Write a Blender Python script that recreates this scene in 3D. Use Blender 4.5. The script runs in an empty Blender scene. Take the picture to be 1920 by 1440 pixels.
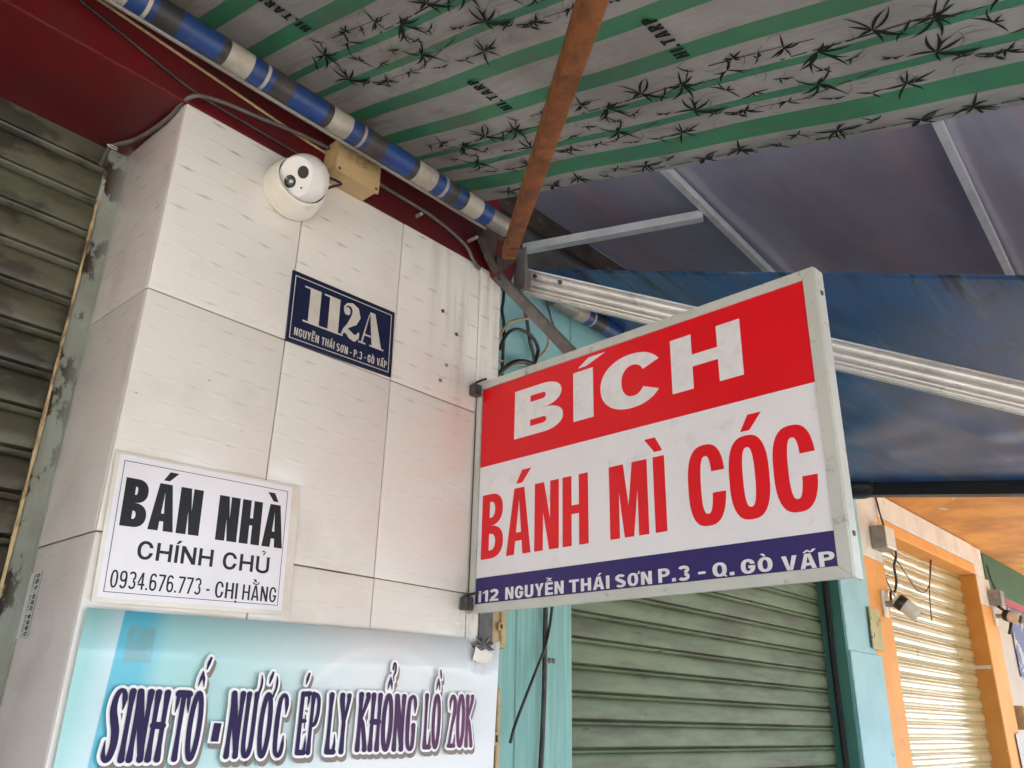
import bpy, bmesh, math, random, unicodedata
from mathutils import Vector, Matrix
from mathutils.geometry import tessellate_polygon

sc = bpy.context.scene
COL = sc.collection
R = math.radians

# ------------------------------------------------------------------ camera
cam_d = bpy.data.cameras.new('camera')
cam_d.sensor_width = 36.0
cam_d.lens = 1553.94 / 1920 * 36.0
cam_d.clip_start = 0.02
cam_d.clip_end = 400
cam = bpy.data.objects.new('camera', cam_d)
COL.objects.link(cam)
right = Vector((0.67288652, -0.73940301, 0.02251471))
down = Vector((0.29262711, 0.2381026, -0.92610827))
fwd = Vector((0.67940643, 0.62975419, 0.3765854))
m = Matrix((right, -down, -fwd)).transposed().to_4x4()
m.translation = Vector((0, 0, 1.6))
cam.matrix_world = m
sc.camera = cam

# ------------------------------------------------------------------ sky, sun, exposure
SUN_EL, SUN_AZ = 62.0, 20.0          # sun stands behind the row of houses, so the facade is in open shade
world = bpy.data.worlds.new('World')
sc.world = world
world.use_nodes = True
nt = world.node_tree
bg = nt.nodes['Background']
sky = nt.nodes.new('ShaderNodeTexSky')
sky.sky_type = 'NISHITA'
sky.sun_disc = False
sky.sun_elevation = R(SUN_EL)
sky.sun_rotation = R(SUN_AZ)
sky.air_density = 1.0
sky.dust_density = 7.0
sky.ozone_density = 0.4
nt.links.new(sky.outputs[0], bg.inputs[0])
bg.inputs[1].default_value = 0.15
sun_d = bpy.data.lights.new('sun', 'SUN')
sun_d.energy = 4.2
sun_d.angle = R(0.5)
sun_d.color = (1.0, 0.95, 0.87)
sun = bpy.data.objects.new('sun', sun_d)
COL.objects.link(sun)
sd = Vector((math.sin(R(SUN_AZ)) * math.cos(R(SUN_EL)), math.cos(R(SUN_AZ)) * math.cos(R(SUN_EL)), math.sin(R(SUN_EL))))
sun.rotation_euler = sd.to_track_quat('Z', 'Y').to_euler()
sun.location = (0, 0, 12)
sc.view_settings.view_transform = 'Standard'
sc.view_settings.look = 'None'
sc.view_settings.gamma = 1
sc.view_settings.use_curve_mapping = False
sc.view_settings.exposure = 3.12

# ------------------------------------------------------------------ materials
MATS = {}


def mat(name, col, rough=0.5, col2=None, scale=6, stretch=(1, 1, 1), lo=0.42, hi=0.62, detail=6,
        dirt=None, dscale=4, dstretch=(1, 1, 1), dlo=0.55, dhi=0.75, bump=0.0, bscale=60, bstretch=(1, 1, 1),
        metal=0.0, coat=0.0, spec=0.5, trans=0.0, fn=None, dist=0.0):
    mt = bpy.data.materials.new(name)
    mt.use_nodes = True
    n = mt.node_tree.nodes
    L = mt.node_tree.links
    b = n['Principled BSDF']
    b.inputs['Roughness'].default_value = rough
    b.inputs['Metallic'].default_value = metal
    b.inputs['Coat Weight'].default_value = coat
    b.inputs['Coat Roughness'].default_value = 0.08
    b.inputs['Specular IOR Level'].default_value = spec
    g = n.new('ShaderNodeNewGeometry')

    def noise(sca, st, de, w=0.0):
        mp = n.new('ShaderNodeMapping')
        mp.inputs['Scale'].default_value = st
        mp.inputs['Location'].default_value = (w, w * 1.7, w * 0.6)
        L.new(g.outputs['Position'], mp.inputs[0])
        t = n.new('ShaderNodeTexNoise')
        t.inputs['Scale'].default_value = sca
        t.inputs['Detail'].default_value = de
        t.inputs['Roughness'].default_value = 0.62
        t.inputs['Distortion'].default_value = dist
        L.new(mp.outputs[0], t.inputs['Vector'])
        return t.outputs['Fac']

    def ramp(s, a, c):
        r = n.new('ShaderNodeMapRange')
        r.inputs['From Min'].default_value = a
        r.inputs['From Max'].default_value = c
        L.new(s, r.inputs['Value'])
        return r.outputs[0]

    def mix(f, a, c):
        x = n.new('ShaderNodeMix')
        x.data_type = 'RGBA'
        if isinstance(f, float):
            x.inputs[0].default_value = f
        else:
            L.new(f, x.inputs[0])
        for i, v in ((6, a), (7, c)):
            if isinstance(v, tuple):
                x.inputs[i].default_value = (*v[:3], 1)
            else:
                L.new(v, x.inputs[i])
        return x.outputs[2]
    c = col
    if col2:
        c = mix(ramp(noise(scale, stretch, detail, 1.3), lo, hi), col, col2)
    api = dict(n=n, L=L, g=g, noise=noise, ramp=ramp, mix=mix, b=b)
    h = None
    if fn:
        r = fn(c, api)
        if isinstance(r, tuple) and len(r) == 2 and not isinstance(r[0], float):
            c, h = r
        else:
            c = r
    if dirt:
        c = mix(ramp(noise(dscale, dstretch, 8, 7.1), dlo, dhi), c, dirt)
    if isinstance(c, tuple):
        b.inputs['Base Color'].default_value = (*c, 1)
    else:
        L.new(c, b.inputs['Base Color'])
    if bump or h is not None:
        bp = n.new('ShaderNodeBump')
        bp.inputs['Distance'].default_value = 0.001
        bp.inputs['Strength'].default_value = bump if bump else 0.5
        bn = noise(bscale, bstretch, 4, 3.0)
        if h is not None:
            ad = n.new('ShaderNodeMath')
            ad.operation = 'MULTIPLY_ADD'
            L.new(bn, ad.inputs[0])
            ad.inputs[1].default_value = 0.10
            L.new(h, ad.inputs[2])
            bn = ad.outputs[0]
        L.new(bn, bp.inputs['Height'])
        L.new(bp.outputs[0], b.inputs['Normal'])
    if trans:
        tr = n.new('ShaderNodeBsdfTranslucent')
        if isinstance(c, tuple):
            tr.inputs[0].default_value = (*c, 1)
        else:
            L.new(c, tr.inputs[0])
        ms = n.new('ShaderNodeMixShader')
        ms.inputs[0].default_value = trans
        L.new(b.outputs[0], ms.inputs[1])
        L.new(tr.outputs[0], ms.inputs[2])
        L.new(ms.outputs[0], n['Material Output'].inputs[0])
    MATS[name] = mt
    return mt


def mth(A, op, a, b=None, c=None):
    x = A['n'].new('ShaderNodeMath')
    x.operation = op
    for i, v in enumerate((a, b, c)):
        if v is None:
            continue
        if isinstance(v, (int, float)):
            x.inputs[i].default_value = v
        else:
            A['L'].new(v, x.inputs[i])
    return x.outputs[0]


def xyz(A):
    s = A['n'].new('ShaderNodeSeparateXYZ')
    A['L'].new(A['g'].outputs['Position'], s.inputs[0])
    return s.outputs


def tile_fn(axis):
    """pressed wood-grain relief of the tile: short lens-shaped dashes in staggered rows"""
    def fn(c, A):
        p = xyz(A)
        wob = mth(A, 'MULTIPLY_ADD', A['noise'](5, (1, 1, 1), 2, 2.2), 0.02, -0.01)
        zz = mth(A, 'ADD', p[2], wob)
        v = mth(A, 'DIVIDE', mth(A, 'SUBTRACT', zz, 0.235), 0.0392)
        row = mth(A, 'FLOOR', v)
        fv = mth(A, 'ABSOLUTE', mth(A, 'SUBTRACT', mth(A, 'FRACT', v), 0.5))
        u = mth(A, 'ADD', mth(A, 'DIVIDE', mth(A, 'SUBTRACT', p[axis], 0.494 if axis == 0 else 0.02), 0.084),
                mth(A, 'MULTIPLY', row, 0.5))
        fu = mth(A, 'ABSOLUTE', mth(A, 'SUBTRACT', mth(A, 'FRACT', u), 0.5))
        # lens half-height shrinks towards its ends
        hh = mth(A, 'MAXIMUM', mth(A, 'SUBTRACT', 0.075, mth(A, 'MULTIPLY', fu, 0.30)), 0.0)
        groove = A['ramp'](mth(A, 'SUBTRACT', hh, fv), -0.015, 0.035)
        fu2 = mth(A, 'SUBTRACT', 0.5, fu)
        hh2 = mth(A, 'MAXIMUM', mth(A, 'SUBTRACT', 0.085, mth(A, 'MULTIPLY', fu2, 0.30)), 0.0)
        ridge = A['ramp'](mth(A, 'SUBTRACT', hh2, fv), -0.03, 0.05)
        h = mth(A, 'SUBTRACT', mth(A, 'MULTIPLY', ridge, 1.0), groove)
        amt = mth(A, 'MULTIPLY', groove, A['ramp'](A['noise'](9, (1, 1, 1), 3, 4.4), 0.38, 0.62))
        # relief shading and groove dirt put into the colour, stronger high up
        hi_ = mth(A, 'MULTIPLY', amt, mth(A, 'MULTIPLY_ADD', A['ramp'](p[2], 2.05, 2.5), 0.50, 0.03))
        c = A['mix'](hi_, c, (0.16, 0.14, 0.11))
        # run-off streaks near the outer end of the pillar
        st = A['ramp'](A['noise'](4.5, (7, 7, 0.5), 7, 5.5), 0.46, 0.68)
        if axis == 0:
            msk = mth(A, 'MULTIPLY', A['ramp'](p[0], 1.03, 1.16), A['ramp'](p[2], 2.15, 2.5))
            c = A['mix'](mth(A, 'MULTIPLY', mth(A, 'MULTIPLY', st, msk), 0.50), c, (0.17, 0.14, 0.105))
            m2 = mth(A, 'MULTIPLY', A['ramp'](p[0], 1.18, 1.29), A['ramp'](p[2], 1.95, 1.8))
            n2 = A['ramp'](A['noise'](22, (1, 1, 0.5), 8, 8.5), 0.40, 0.60)
            c = A['mix'](mth(A, 'MULTIPLY', mth(A, 'MULTIPLY', n2, m2), 0.75), c, (0.09, 0.075, 0.06))
        oi = A['n'].new('ShaderNodeObjectInfo')
        c = A['mix'](mth(A, 'MULTIPLY', oi.outputs['Random'], 0.16), c, (0.60, 0.55, 0.48))
        spk = A['ramp'](A['noise'](95, (1, 1, 1), 2, 9.1), 0.765, 0.80)
        c = A['mix'](mth(A, 'MULTIPLY', spk, 0.7), c, (0.07, 0.055, 0.045))
        return c, h
    return fn


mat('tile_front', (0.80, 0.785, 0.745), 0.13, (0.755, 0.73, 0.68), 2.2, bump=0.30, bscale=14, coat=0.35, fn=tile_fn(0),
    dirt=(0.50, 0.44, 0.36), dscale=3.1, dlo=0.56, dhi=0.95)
mat('tile_side_shaded', (0.62, 0.565, 0.53), 0.18, (0.56, 0.52, 0.49), 3.2, bump=0.28, bscale=14, coat=0.35, fn=tile_fn(1),  # darker copy of the front tile, shade of the side face in its colour
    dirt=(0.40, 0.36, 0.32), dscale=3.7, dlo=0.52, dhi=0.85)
mat('grout', (0.13, 0.09, 0.06), 0.95, (0.25, 0.20, 0.15), 20, bump=0.6, bscale=300)
mat('concrete', (0.36, 0.35, 0.33), 0.9, (0.28, 0.27, 0.25), 5, bump=0.6, bscale=120)
mat('dark_grey_wall', (0.10, 0.095, 0.09), 0.9, (0.05, 0.05, 0.048), 7, bump=0.8, bscale=60)  # plain dark grey for the wall above the cyan panel
mat('asphalt', (0.09, 0.088, 0.085), 0.92, (0.12, 0.118, 0.112), 3, bump=1.0, bscale=200)
mat('paving', (0.30, 0.275, 0.245), 0.85, (0.24, 0.22, 0.195), 3, bump=0.8, bscale=90)
mat('kerb', (0.38, 0.37, 0.35), 0.9, bump=0.6, bscale=90)
mat('paint_white', (0.8, 0.8, 0.78), 0.6, dirt=(0.3, 0.3, 0.3), dscale=20)


def red_fn(c, A):
    chip = A['ramp'](A['noise'](34, (0.45, 0.45, 1.3), 4, 3.3), 0.735, 0.76)
    c = A['mix'](chip, c, (0.36, 0.31, 0.28))
    sc_ = A['ramp'](A['noise'](13, (1, 1, 1), 8, 12.0), 0.66, 0.72)
    return A['mix'](mth(A, 'MULTIPLY', sc_, 0.55), c, (0.05, 0.035, 0.03))


mat('red_paint', (0.115, 0.0045, 0.007), 0.42, (0.060, 0.005, 0.007), 3.0, lo=0.36, hi=0.66, bump=0.5, bscale=50, fn=red_fn,
    dirt=(0.055, 0.016, 0.015), dscale=5, dlo=0.5, dhi=0.8)


def slat_fn(c, A):
    st = A['ramp'](A['noise'](5.5, (0.55, 1, 3.2), 8, 6.0), 0.48, 0.68)
    c = A['mix'](mth(A, 'MULTIPLY', st, 0.75), c, (0.085, 0.072, 0.055))
    sp = A['ramp'](A['noise'](16, (0.5, 1, 2.0), 8, 2.0), 0.66, 0.70)
    return A['mix'](mth(A, 'MULTIPLY', sp, 0.75), c, (0.045, 0.045, 0.035))


mat('green_slat', (0.165, 0.212, 0.126), 0.52, (0.118, 0.152, 0.090), 7, stretch=(0.4, 1, 2), bump=0.5, bscale=24,
    bstretch=(0.35, 1, 2), fn=slat_fn, spec=0.3)


def old_slat_fn(c, A):
    p = A['ramp'](A['noise'](7.5, (0.8, 1, 1.7), 9, 26.0), 0.49, 0.56)
    c = A['mix'](mth(A, 'MULTIPLY', p, 0.80), c, (0.022, 0.021, 0.015))
    g = A['ramp'](A['noise'](3.0, (0.5, 1, 1.2), 6, 16.0), 0.42, 0.7)
    return A['mix'](mth(A, 'MULTIPLY', g, 0.6), c, (0.075, 0.062, 0.045))


mat('old_slat', (0.125, 0.130, 0.085), 0.32, (0.065, 0.066, 0.042), 8, stretch=(0.5, 1, 2), bump=0.9, bscale=16,
    bstretch=(0.5, 1, 2), fn=old_slat_fn)
mat('yellow_slat', (0.47, 0.405, 0.205), 0.22, (0.40, 0.345, 0.17), 4, stretch=(0.5, 1, 2), bump=0.35, bscale=9,
    bstretch=(0.4, 1, 1.5), coat=0.6, dirt=(0.28, 0.23, 0.12), dscale=15, dlo=0.60, dhi=0.70)


def rail_fn(c, A):
    r = A['ramp'](A['noise'](14, (1.0, 1.0, 0.55), 9, 11.0), 0.545, 0.575)
    p = xyz(A)
    edge = A['ramp'](p[0], 0.474, 0.445)
    r = mth(A, 'MULTIPLY', r, mth(A, 'MULTIPLY_ADD', edge, 0.75, 0.25))
    c = A['mix'](r, c, (0.035, 0.022, 0.013))
    w = A['ramp'](A['noise'](4, (3, 3, 0.6), 5, 4.0), 0.48, 0.7)
    return A['mix'](mth(A, 'MULTIPLY', w, 0.6), c, (0.21, 0.155, 0.10))


mat('rusty_rail', (0.33, 0.365, 0.315), 0.5, (0.26, 0.28, 0.235), 5, bump=0.8, bscale=30, fn=rail_fn)
mat('rust_edge', (0.50, 0.38, 0.20), 0.75, (0.13, 0.07, 0.03), 40, stretch=(1, 1, 0.5), bump=1, bscale=80)


def board_fn(c, A):
    g_ = A['ramp'](A['noise'](30, (2.6, 1, 0.09), 8, 2.0), 0.46, 0.62)
    c = A['mix'](mth(A, 'MULTIPLY', g_, 0.55), c, (0.32, 0.55, 0.50))
    d = A['ramp'](A['noise'](9, (2.0, 1, 0.3), 9, 14.0), 0.60, 0.70)
    return A['mix'](mth(A, 'MULTIPLY', d, 0.65), c, (0.10, 0.19, 0.18))


mat('cyan_paint', (0.20, 0.43, 0.39), 0.6, (0.175, 0.375, 0.34), 5, stretch=(2, 1, 0.3), bump=0.6, bscale=40,
    bstretch=(3, 1, 0.15), fn=board_fn)
mat('cyan_wall', (0.27, 0.53, 0.55), 0.6, (0.235, 0.48, 0.50), 3, bump=0.4, bscale=60, dirt=(0.15, 0.29, 0.3), dscale=4, dlo=0.55, dhi=0.85)
mat('light_cyan', (0.33, 0.56, 0.58), 0.6, (0.28, 0.50, 0.52), 4, bump=0.5, bscale=50, dirt=(0.16, 0.25, 0.25), dscale=14, dlo=0.64, dhi=0.74)
mat('cyan_reveal_shaded', (0.055, 0.19, 0.155), 0.55, (0.045, 0.16, 0.13), 5, bump=0.4, bscale=50, dirt=(0.02, 0.05, 0.04), dscale=18, dlo=0.66, dhi=0.70)  # cyan paint darkened, shade of the inward face put into the colour
mat('orange_wall', (0.80, 0.36, 0.085), 0.6, (0.74, 0.31, 0.065), 4, bump=0.4, bscale=60, dirt=(0.42, 0.18, 0.05), dscale=9, dlo=0.62, dhi=0.8)
mat('orange_reveal_shaded', (0.58, 0.26, 0.045), 0.6, (0.52, 0.22, 0.04), 6, bump=0.5, bscale=50, dirt=(0.75, 0.62, 0.42), dscale=14, dlo=0.69, dhi=0.71)  # orange wall darkened, shade on the reveal put into the colour
def ceil_fn(c, A):
    p = xyz(A)
    g_ = A['ramp'](A['noise'](2.6, (1, 1, 1), 9, 17.0), 0.44, 0.62)
    c = A['mix'](mth(A, 'MULTIPLY', g_, 0.55), c, (0.34, 0.13, 0.03))
    far = A['ramp'](mth(A, 'ADD', p[0], A['noise'](3, (1, 1, 1), 6, 2.0)), 6.3, 6.7)
    near = A['ramp'](p[1], 0.95, 0.6)
    return A['mix'](mth(A, 'MULTIPLY', mth(A, 'MULTIPLY', far, near), 0.85), c, (0.40, 0.37, 0.32))


mat('orange_ceiling', (0.72, 0.32, 0.055), 0.75, (0.58, 0.22, 0.035), 3, bump=1.4, bscale=22, dirt=(0.62, 0.55, 0.45), dscale=4.5, dlo=0.66, dhi=0.70, fn=ceil_fn)
mat('cream_wall', (0.74, 0.68, 0.58), 0.7, (0.64, 0.57, 0.47), 7, bump=0.5, bscale=60, dirt=(0.42, 0.36, 0.28), dscale=8, dlo=0.6, dhi=0.8)
mat('old_patch', (0.52, 0.47, 0.25), 0.8, (0.46, 0.40, 0.2), 10, bump=1, bscale=70, dirt=(0.06, 0.045, 0.02), dscale=28, dlo=0.60, dhi=0.64)
mat('green_panel', (0.025, 0.12, 0.055), 0.6, (0.02, 0.095, 0.045), 6, bump=0.3)
mat('beige_panel', (0.52, 0.45, 0.36), 0.55, (0.47, 0.40, 0.32), 5, dirt=(0.3, 0.25, 0.2), dscale=12, dlo=0.66, dhi=0.72)
mat('dark_gap', (0.012, 0.012, 0.012), 0.8)


def tarp_fn(c, A):
    p = xyz(A)
    s = A['ramp'](A['noise'](5, (4.5, 0.8, 1), 8, 9.0), 0.50, 0.72)
    near = A['ramp'](p[1], 0.55, 1.1)
    c = A['mix'](mth(A, 'MULTIPLY', s, mth(A, 'MULTIPLY_ADD', near, 0.70, 0.22)), c, (0.11, 0.080, 0.05))
    gr = A['ramp'](A['noise'](45, (5, 0.25, 1), 3, 1.0), 0.50, 0.60)
    return A['mix'](mth(A, 'MULTIPLY', gr, 0.16), c, (0.12, 0.12, 0.10))


mat('tarp_grey', (0.30, 0.295, 0.275), 0.55, (0.225, 0.22, 0.205), 4, fn=tarp_fn, bump=0.9, bscale=14, bstretch=(1.6, 0.5, 1), trans=0.10)
mat('tarp_green', (0.034, 0.190, 0.092), 0.5, (0.026, 0.140, 0.070), 4, fn=tarp_fn, bump=0.9, bscale=14, bstretch=(1.6, 0.5, 1), trans=0.10)
mat('tarp_ink', (0.013, 0.019, 0.015), 0.8, spec=0.1)
mat('tarp_ink_pale', (0.11, 0.12, 0.105), 0.7, spec=0.1)


def grime_fn(c, A):
    d = A['ramp'](A['noise'](16, (1, 1, 1), 8, 3.0), 0.55, 0.72)
    return A['mix'](mth(A, 'MULTIPLY', d, 0.6), c, (0.12, 0.10, 0.075))


mat('roll_blue', (0.010, 0.045, 0.18), 0.45, (0.012, 0.030, 0.085), 9, fn=grime_fn, bump=0.4, bscale=40)
mat('roll_white', (0.36, 0.34, 0.28), 0.5, (0.25, 0.225, 0.175), 12, fn=grime_fn, bump=0.4, bscale=40)
mat('roll_black', (0.022, 0.022, 0.022), 0.5, (0.05, 0.045, 0.038), 12)
mat('roll_pipe', (0.26, 0.25, 0.22), 0.5, (0.17, 0.16, 0.135), 9, fn=grime_fn, metal=0.4)


def bluefab_fn(c, A):
    n1 = A['ramp'](A['noise'](2.0, (0.8, 2.8, 1), 10, 3.0), 0.50, 0.62)
    c = A['mix'](mth(A, 'MULTIPLY', n1, 0.50), c, (0.075, 0.08, 0.11))
    n2 = A['ramp'](A['noise'](3.4, (0.8, 3.0, 1), 8, 13.0), 0.50, 0.70)
    c = A['mix'](mth(A, 'MULTIPLY', n2, 0.45), c, (0.055, 0.055, 0.065))
    p = xyz(A)
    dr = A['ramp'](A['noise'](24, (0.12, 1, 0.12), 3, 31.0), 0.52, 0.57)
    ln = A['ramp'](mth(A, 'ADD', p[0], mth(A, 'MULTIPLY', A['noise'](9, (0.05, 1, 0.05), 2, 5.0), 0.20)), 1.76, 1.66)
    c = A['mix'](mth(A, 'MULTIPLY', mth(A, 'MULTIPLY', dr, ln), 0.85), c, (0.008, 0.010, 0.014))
    w = A['ramp'](A['noise'](7, (0.35, 3.5, 1), 9, 41.0), 0.56, 0.64)
    return A['mix'](mth(A, 'MULTIPLY', w, 0.35), c, (0.15, 0.19, 0.25))


mat('blue_fabric', (0.020, 0.095, 0.25), 0.38, (0.015, 0.06, 0.17), 3, stretch=(1, 3, 1), fn=bluefab_fn, bump=0.9, bscale=4,
    bstretch=(1, 4, 1), trans=0.08, dist=0.6)


def canopy_fn(c, A):
    n1 = A['ramp'](A['noise'](2.1, (0.5, 2.4, 1), 9, 3.0), 0.44, 0.66)
    c = A['mix'](n1, c, (0.50, 0.37, 0.38))  # reddish and grey mottles put reflected light into the sheet colour
    n2 = A['ramp'](A['noise'](1.7, (0.7, 2.2, 1), 9, 23.0), 0.48, 0.66)
    return A['mix'](mth(A, 'MULTIPLY', n2, 0.7), c, (0.33, 0.29, 0.32))


mat('canopy_sheet', (0.40, 0.40, 0.47), 0.15, (0.35, 0.35, 0.41), 2.5, fn=canopy_fn, bump=0.5, bscale=9, bstretch=(0.4, 3, 1), trans=0.16)
mat('rib_metal', (0.66, 0.69, 0.72), 0.35, (0.55, 0.58, 0.60), 20, metal=0.25, bump=0.2)
mat('rail_alu', (0.64, 0.61, 0.56), 0.35, (0.54, 0.51, 0.46), 10, metal=0.25, dirt=(0.22, 0.20, 0.17), dscale=34, dlo=0.60, dhi=0.80)
mat('black_metal', (0.018, 0.018, 0.02), 0.35, bump=0.1)
mat('arm_paint', (0.225, 0.078, 0.020), 0.62, (0.135, 0.045, 0.013), 22, stretch=(1, 1, 1), bump=0.8, bscale=110, spec=0.3, dirt=(0.04, 0.018, 0.010), dscale=26, dlo=0.54, dhi=0.74)
mat('bracket_metal', (0.085, 0.065, 0.055), 0.55, (0.05, 0.04, 0.035), 16, metal=0.4, bump=0.6, bscale=60, dirt=(0.24, 0.21, 0.18), dscale=24, dlo=0.6, dhi=0.75)
mat('steel_strip', (0.20, 0.19, 0.175), 0.45, (0.13, 0.125, 0.115), 24, metal=0.4, bump=0.3)
mat('sign_frame', (0.52, 0.53, 0.49), 0.42, (0.47, 0.48, 0.44), 10, bump=0.15, dirt=(0.20, 0.19, 0.17), dscale=38, dlo=0.60, dhi=0.76)
mat('sign_red', (0.70, 0.004, 0.012), 0.34, (0.66, 0.004, 0.011), 4, bump=0.5, bscale=7, dirt=(0.30, 0.02, 0.02), dscale=60, dlo=0.70, dhi=0.8)
mat('sign_white', (0.74, 0.73, 0.76), 0.34, (0.71, 0.70, 0.73), 4, bump=0.5, bscale=7, dirt=(0.42, 0.40, 0.38), dscale=14, dlo=0.58, dhi=0.95)
mat('sign_letter', (0.72, 0.71, 0.72), 0.40, (0.66, 0.65, 0.66), 60, dirt=(0.50, 0.48, 0.48), dscale=90, dlo=0.58, dhi=0.95)
mat('sign_navy', (0.022, 0.012, 0.115), 0.42)
mat('plate_navy', (0.006, 0.012, 0.048), 0.28, (0.008, 0.016, 0.058), 10, coat=0.3)
mat('plate_letter', (0.60, 0.58, 0.52), 0.4, (0.52, 0.50, 0.44), 20)
mat('paper_white', (0.77, 0.76, 0.81), 0.35, (0.70, 0.69, 0.74), 3, coat=0.5)
mat('paper_ink', (0.010, 0.010, 0.012), 0.35, spec=0.35)
mat('laminate', (0.70, 0.67, 0.60), 0.14, (0.64, 0.60, 0.52), 12, coat=0.8, bump=0.4, bscale=30)


def banner_fn(c, A):
    p = xyz(A)
    x = p[0]
    ww = mth(A, 'ADD', x, mth(A, 'MULTIPLY_ADD', A['noise'](4, (1, 1, 2), 3, 1.0), 0.10, -0.05))
    c = A['mix'](A['ramp'](ww, 0.62, 0.98), (0.36, 0.66, 0.66), (0.70, 0.74, 0.75))
    # printed blue ray that runs down beside the left edge, with a pale ray before it
    e0 = mth(A, 'MULTIPLY_ADD', mth(A, 'SUBTRACT', 1.735, p[2]), -0.05, 0.531)
    tl = mth(A, 'SUBTRACT', x, e0)
    ray = mth(A, 'MULTIPLY', A['ramp'](tl, -0.001, 0.001), A['ramp'](tl, 0.075, 0.038))
    c = A['mix'](mth(A, 'MULTIPLY', ray, 0.9), c, (0.10, 0.50, 0.68))
    pale = mth(A, 'MULTIPLY', A['ramp'](tl, -0.036, -0.004), A['ramp'](tl, 0.001, -0.001))
    c = A['mix'](mth(A, 'MULTIPLY', pale, 0.75), c, (0.62, 0.78, 0.84))
    # remains of a removed sticker
    bx_ = mth(A, 'MULTIPLY', A['ramp'](mth(A, 'ABSOLUTE', mth(A, 'SUBTRACT', x, 0.561)), 0.022, 0.018),
              A['ramp'](mth(A, 'ABSOLUTE', mth(A, 'SUBTRACT', p[2], 1.690)), 0.026, 0.022))
    bx_ = mth(A, 'MULTIPLY', bx_, A['ramp'](A['noise'](45, (1, 1, 1), 6, 6.0), 0.36, 0.44))
    c = A['mix'](mth(A, 'MULTIPLY', bx_, 0.65), c, (0.24, 0.36, 0.34))
    # pale printed swoosh near the right end
    dx = mth(A, 'SUBTRACT', x, 1.02)
    dz = mth(A, 'SUBTRACT', p[2], 1.50)
    rr = mth(A, 'SQRT', mth(A, 'ADD', mth(A, 'MULTIPLY', dx, dx), mth(A, 'MULTIPLY', dz, dz)))
    up_ = A['ramp'](p[2], 1.60, 1.66)
    sw = A['ramp'](mth(A, 'ABSOLUTE', mth(A, 'SUBTRACT', rr, 0.215)), 0.012, 0.002)
    c = A['mix'](mth(A, 'MULTIPLY', mth(A, 'MULTIPLY', sw, up_), 0.5), c, (0.80, 0.82, 0.82))
    return c


mat('banner_print', (0.4, 0.7, 0.7), 0.20, fn=banner_fn, bump=0.22, bscale=420, coat=0.6)


def ink_fn(c, A):
    p = xyz(A)
    return A['mix'](A['ramp'](mth(A, 'ADD', p[0], mth(A, 'MULTIPLY', A['noise'](14, (1, 1, 1), 3, 1.0), 0.25)), 1.05, 1.60),
                    (0.020, 0.011, 0.066), (0.22, 0.06, 0.15))


mat('banner_ink', (0.03, 0.02, 0.09), 0.36, fn=ink_fn, bump=0.15, bscale=420, spec=0.18)
mat('banner_white', (0.84, 0.84, 0.83), 0.3, bump=0.12, bscale=420)
mat('banner_shade', (0.19, 0.155, 0.135), 0.35, bump=0.15, bscale=420)
mat('white_plastic', (0.72, 0.70, 0.62), 0.35, (0.66, 0.62, 0.51), 14, dirt=(0.40, 0.34, 0.24), dscale=20, dlo=0.62, dhi=0.8)
mat('white_clean', (0.72, 0.71, 0.68), 0.3)
mat('aged_plastic', (0.46, 0.33, 0.16), 0.5, (0.38, 0.27, 0.13), 14, bump=0.4, bscale=60, dirt=(0.17, 0.11, 0.05), dscale=20, dlo=0.56, dhi=0.75)
mat('grey_plastic', (0.30, 0.28, 0.25), 0.5, (0.2, 0.19, 0.17), 20)
mat('lens_black', (0.008, 0.010, 0.010), 0.08, coat=1.0)
mat('lens_glass', (0.16, 0.18, 0.18), 0.06, metal=0.5, coat=1.0)
mat('lens_grain', (0.016, 0.018, 0.017), 0.5, bump=0.6, bscale=900)
mat('cable_black', (0.018, 0.017, 0.016), 0.45, (0.05, 0.045, 0.04), 30)
mat('cable_grey', (0.12, 0.11, 0.10), 0.5, (0.075, 0.07, 0.06), 20)
mat('cable_beige', (0.50, 0.36, 0.20), 0.55, (0.36, 0.25, 0.13), 20)
mat('cable_brown', (0.13, 0.055, 0.035), 0.6)
mat('screw', (0.10, 0.085, 0.07), 0.4, metal=0.7)
mat('tape_dark', (0.045, 0.042, 0.04), 0.3, (0.08, 0.07, 0.06), 30, bump=0.6, bscale=60)
mat('poster_blue', (0.06, 0.10, 0.24), 0.5, (0.45, 0.42, 0.4), 9, lo=0.55, hi=0.58)
mat('poster_red', (0.40, 0.03, 0.06), 0.5)
mat('notice_text', (0.35, 0.35, 0.36), 0.6, (0.66, 0.65, 0.62), 60, stretch=(1, 1, 3), lo=0.48, hi=0.52)
mat('far_wall', (0.44, 0.42, 0.38), 0.8, (0.38, 0.36, 0.33), 2)
M = MATS

# ------------------------------------------------------------------ object helpers
ORG = {}


def tag(o, label=None, cat=None, group=None, kind=None):
    for k, v in (('label', label), ('category', cat), ('group', group), ('kind', kind)):
        if v:
            o[k] = v
    return o


def thing(name, loc, label, cat, group=None):
    o = bpy.data.objects.new(name, None)
    o.empty_display_size = 0.05
    COL.objects.link(o)
    o.location = loc
    ORG[o] = Vector(loc)
    return tag(o, label, cat, group)


def finish(me, name, mt, parent, smooth):
    if isinstance(mt, (list, tuple)):
        for x in mt:
            me.materials.append(M[x])
    else:
        me.materials.append(M[mt])
    if smooth:
        me.polygons.foreach_set('use_smooth', [True] * len(me.polygons))
        try:
            me.set_sharp_from_angle(angle=R(smooth if smooth > 1 else 40))
        except Exception:
            pass
    o = bpy.data.objects.new(name, me)
    COL.objects.link(o)
    if parent is not None:
        o.parent = parent
        ORG[o] = ORG[parent]
    else:
        ORG[o] = Vector((0, 0, 0))
    return o


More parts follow.
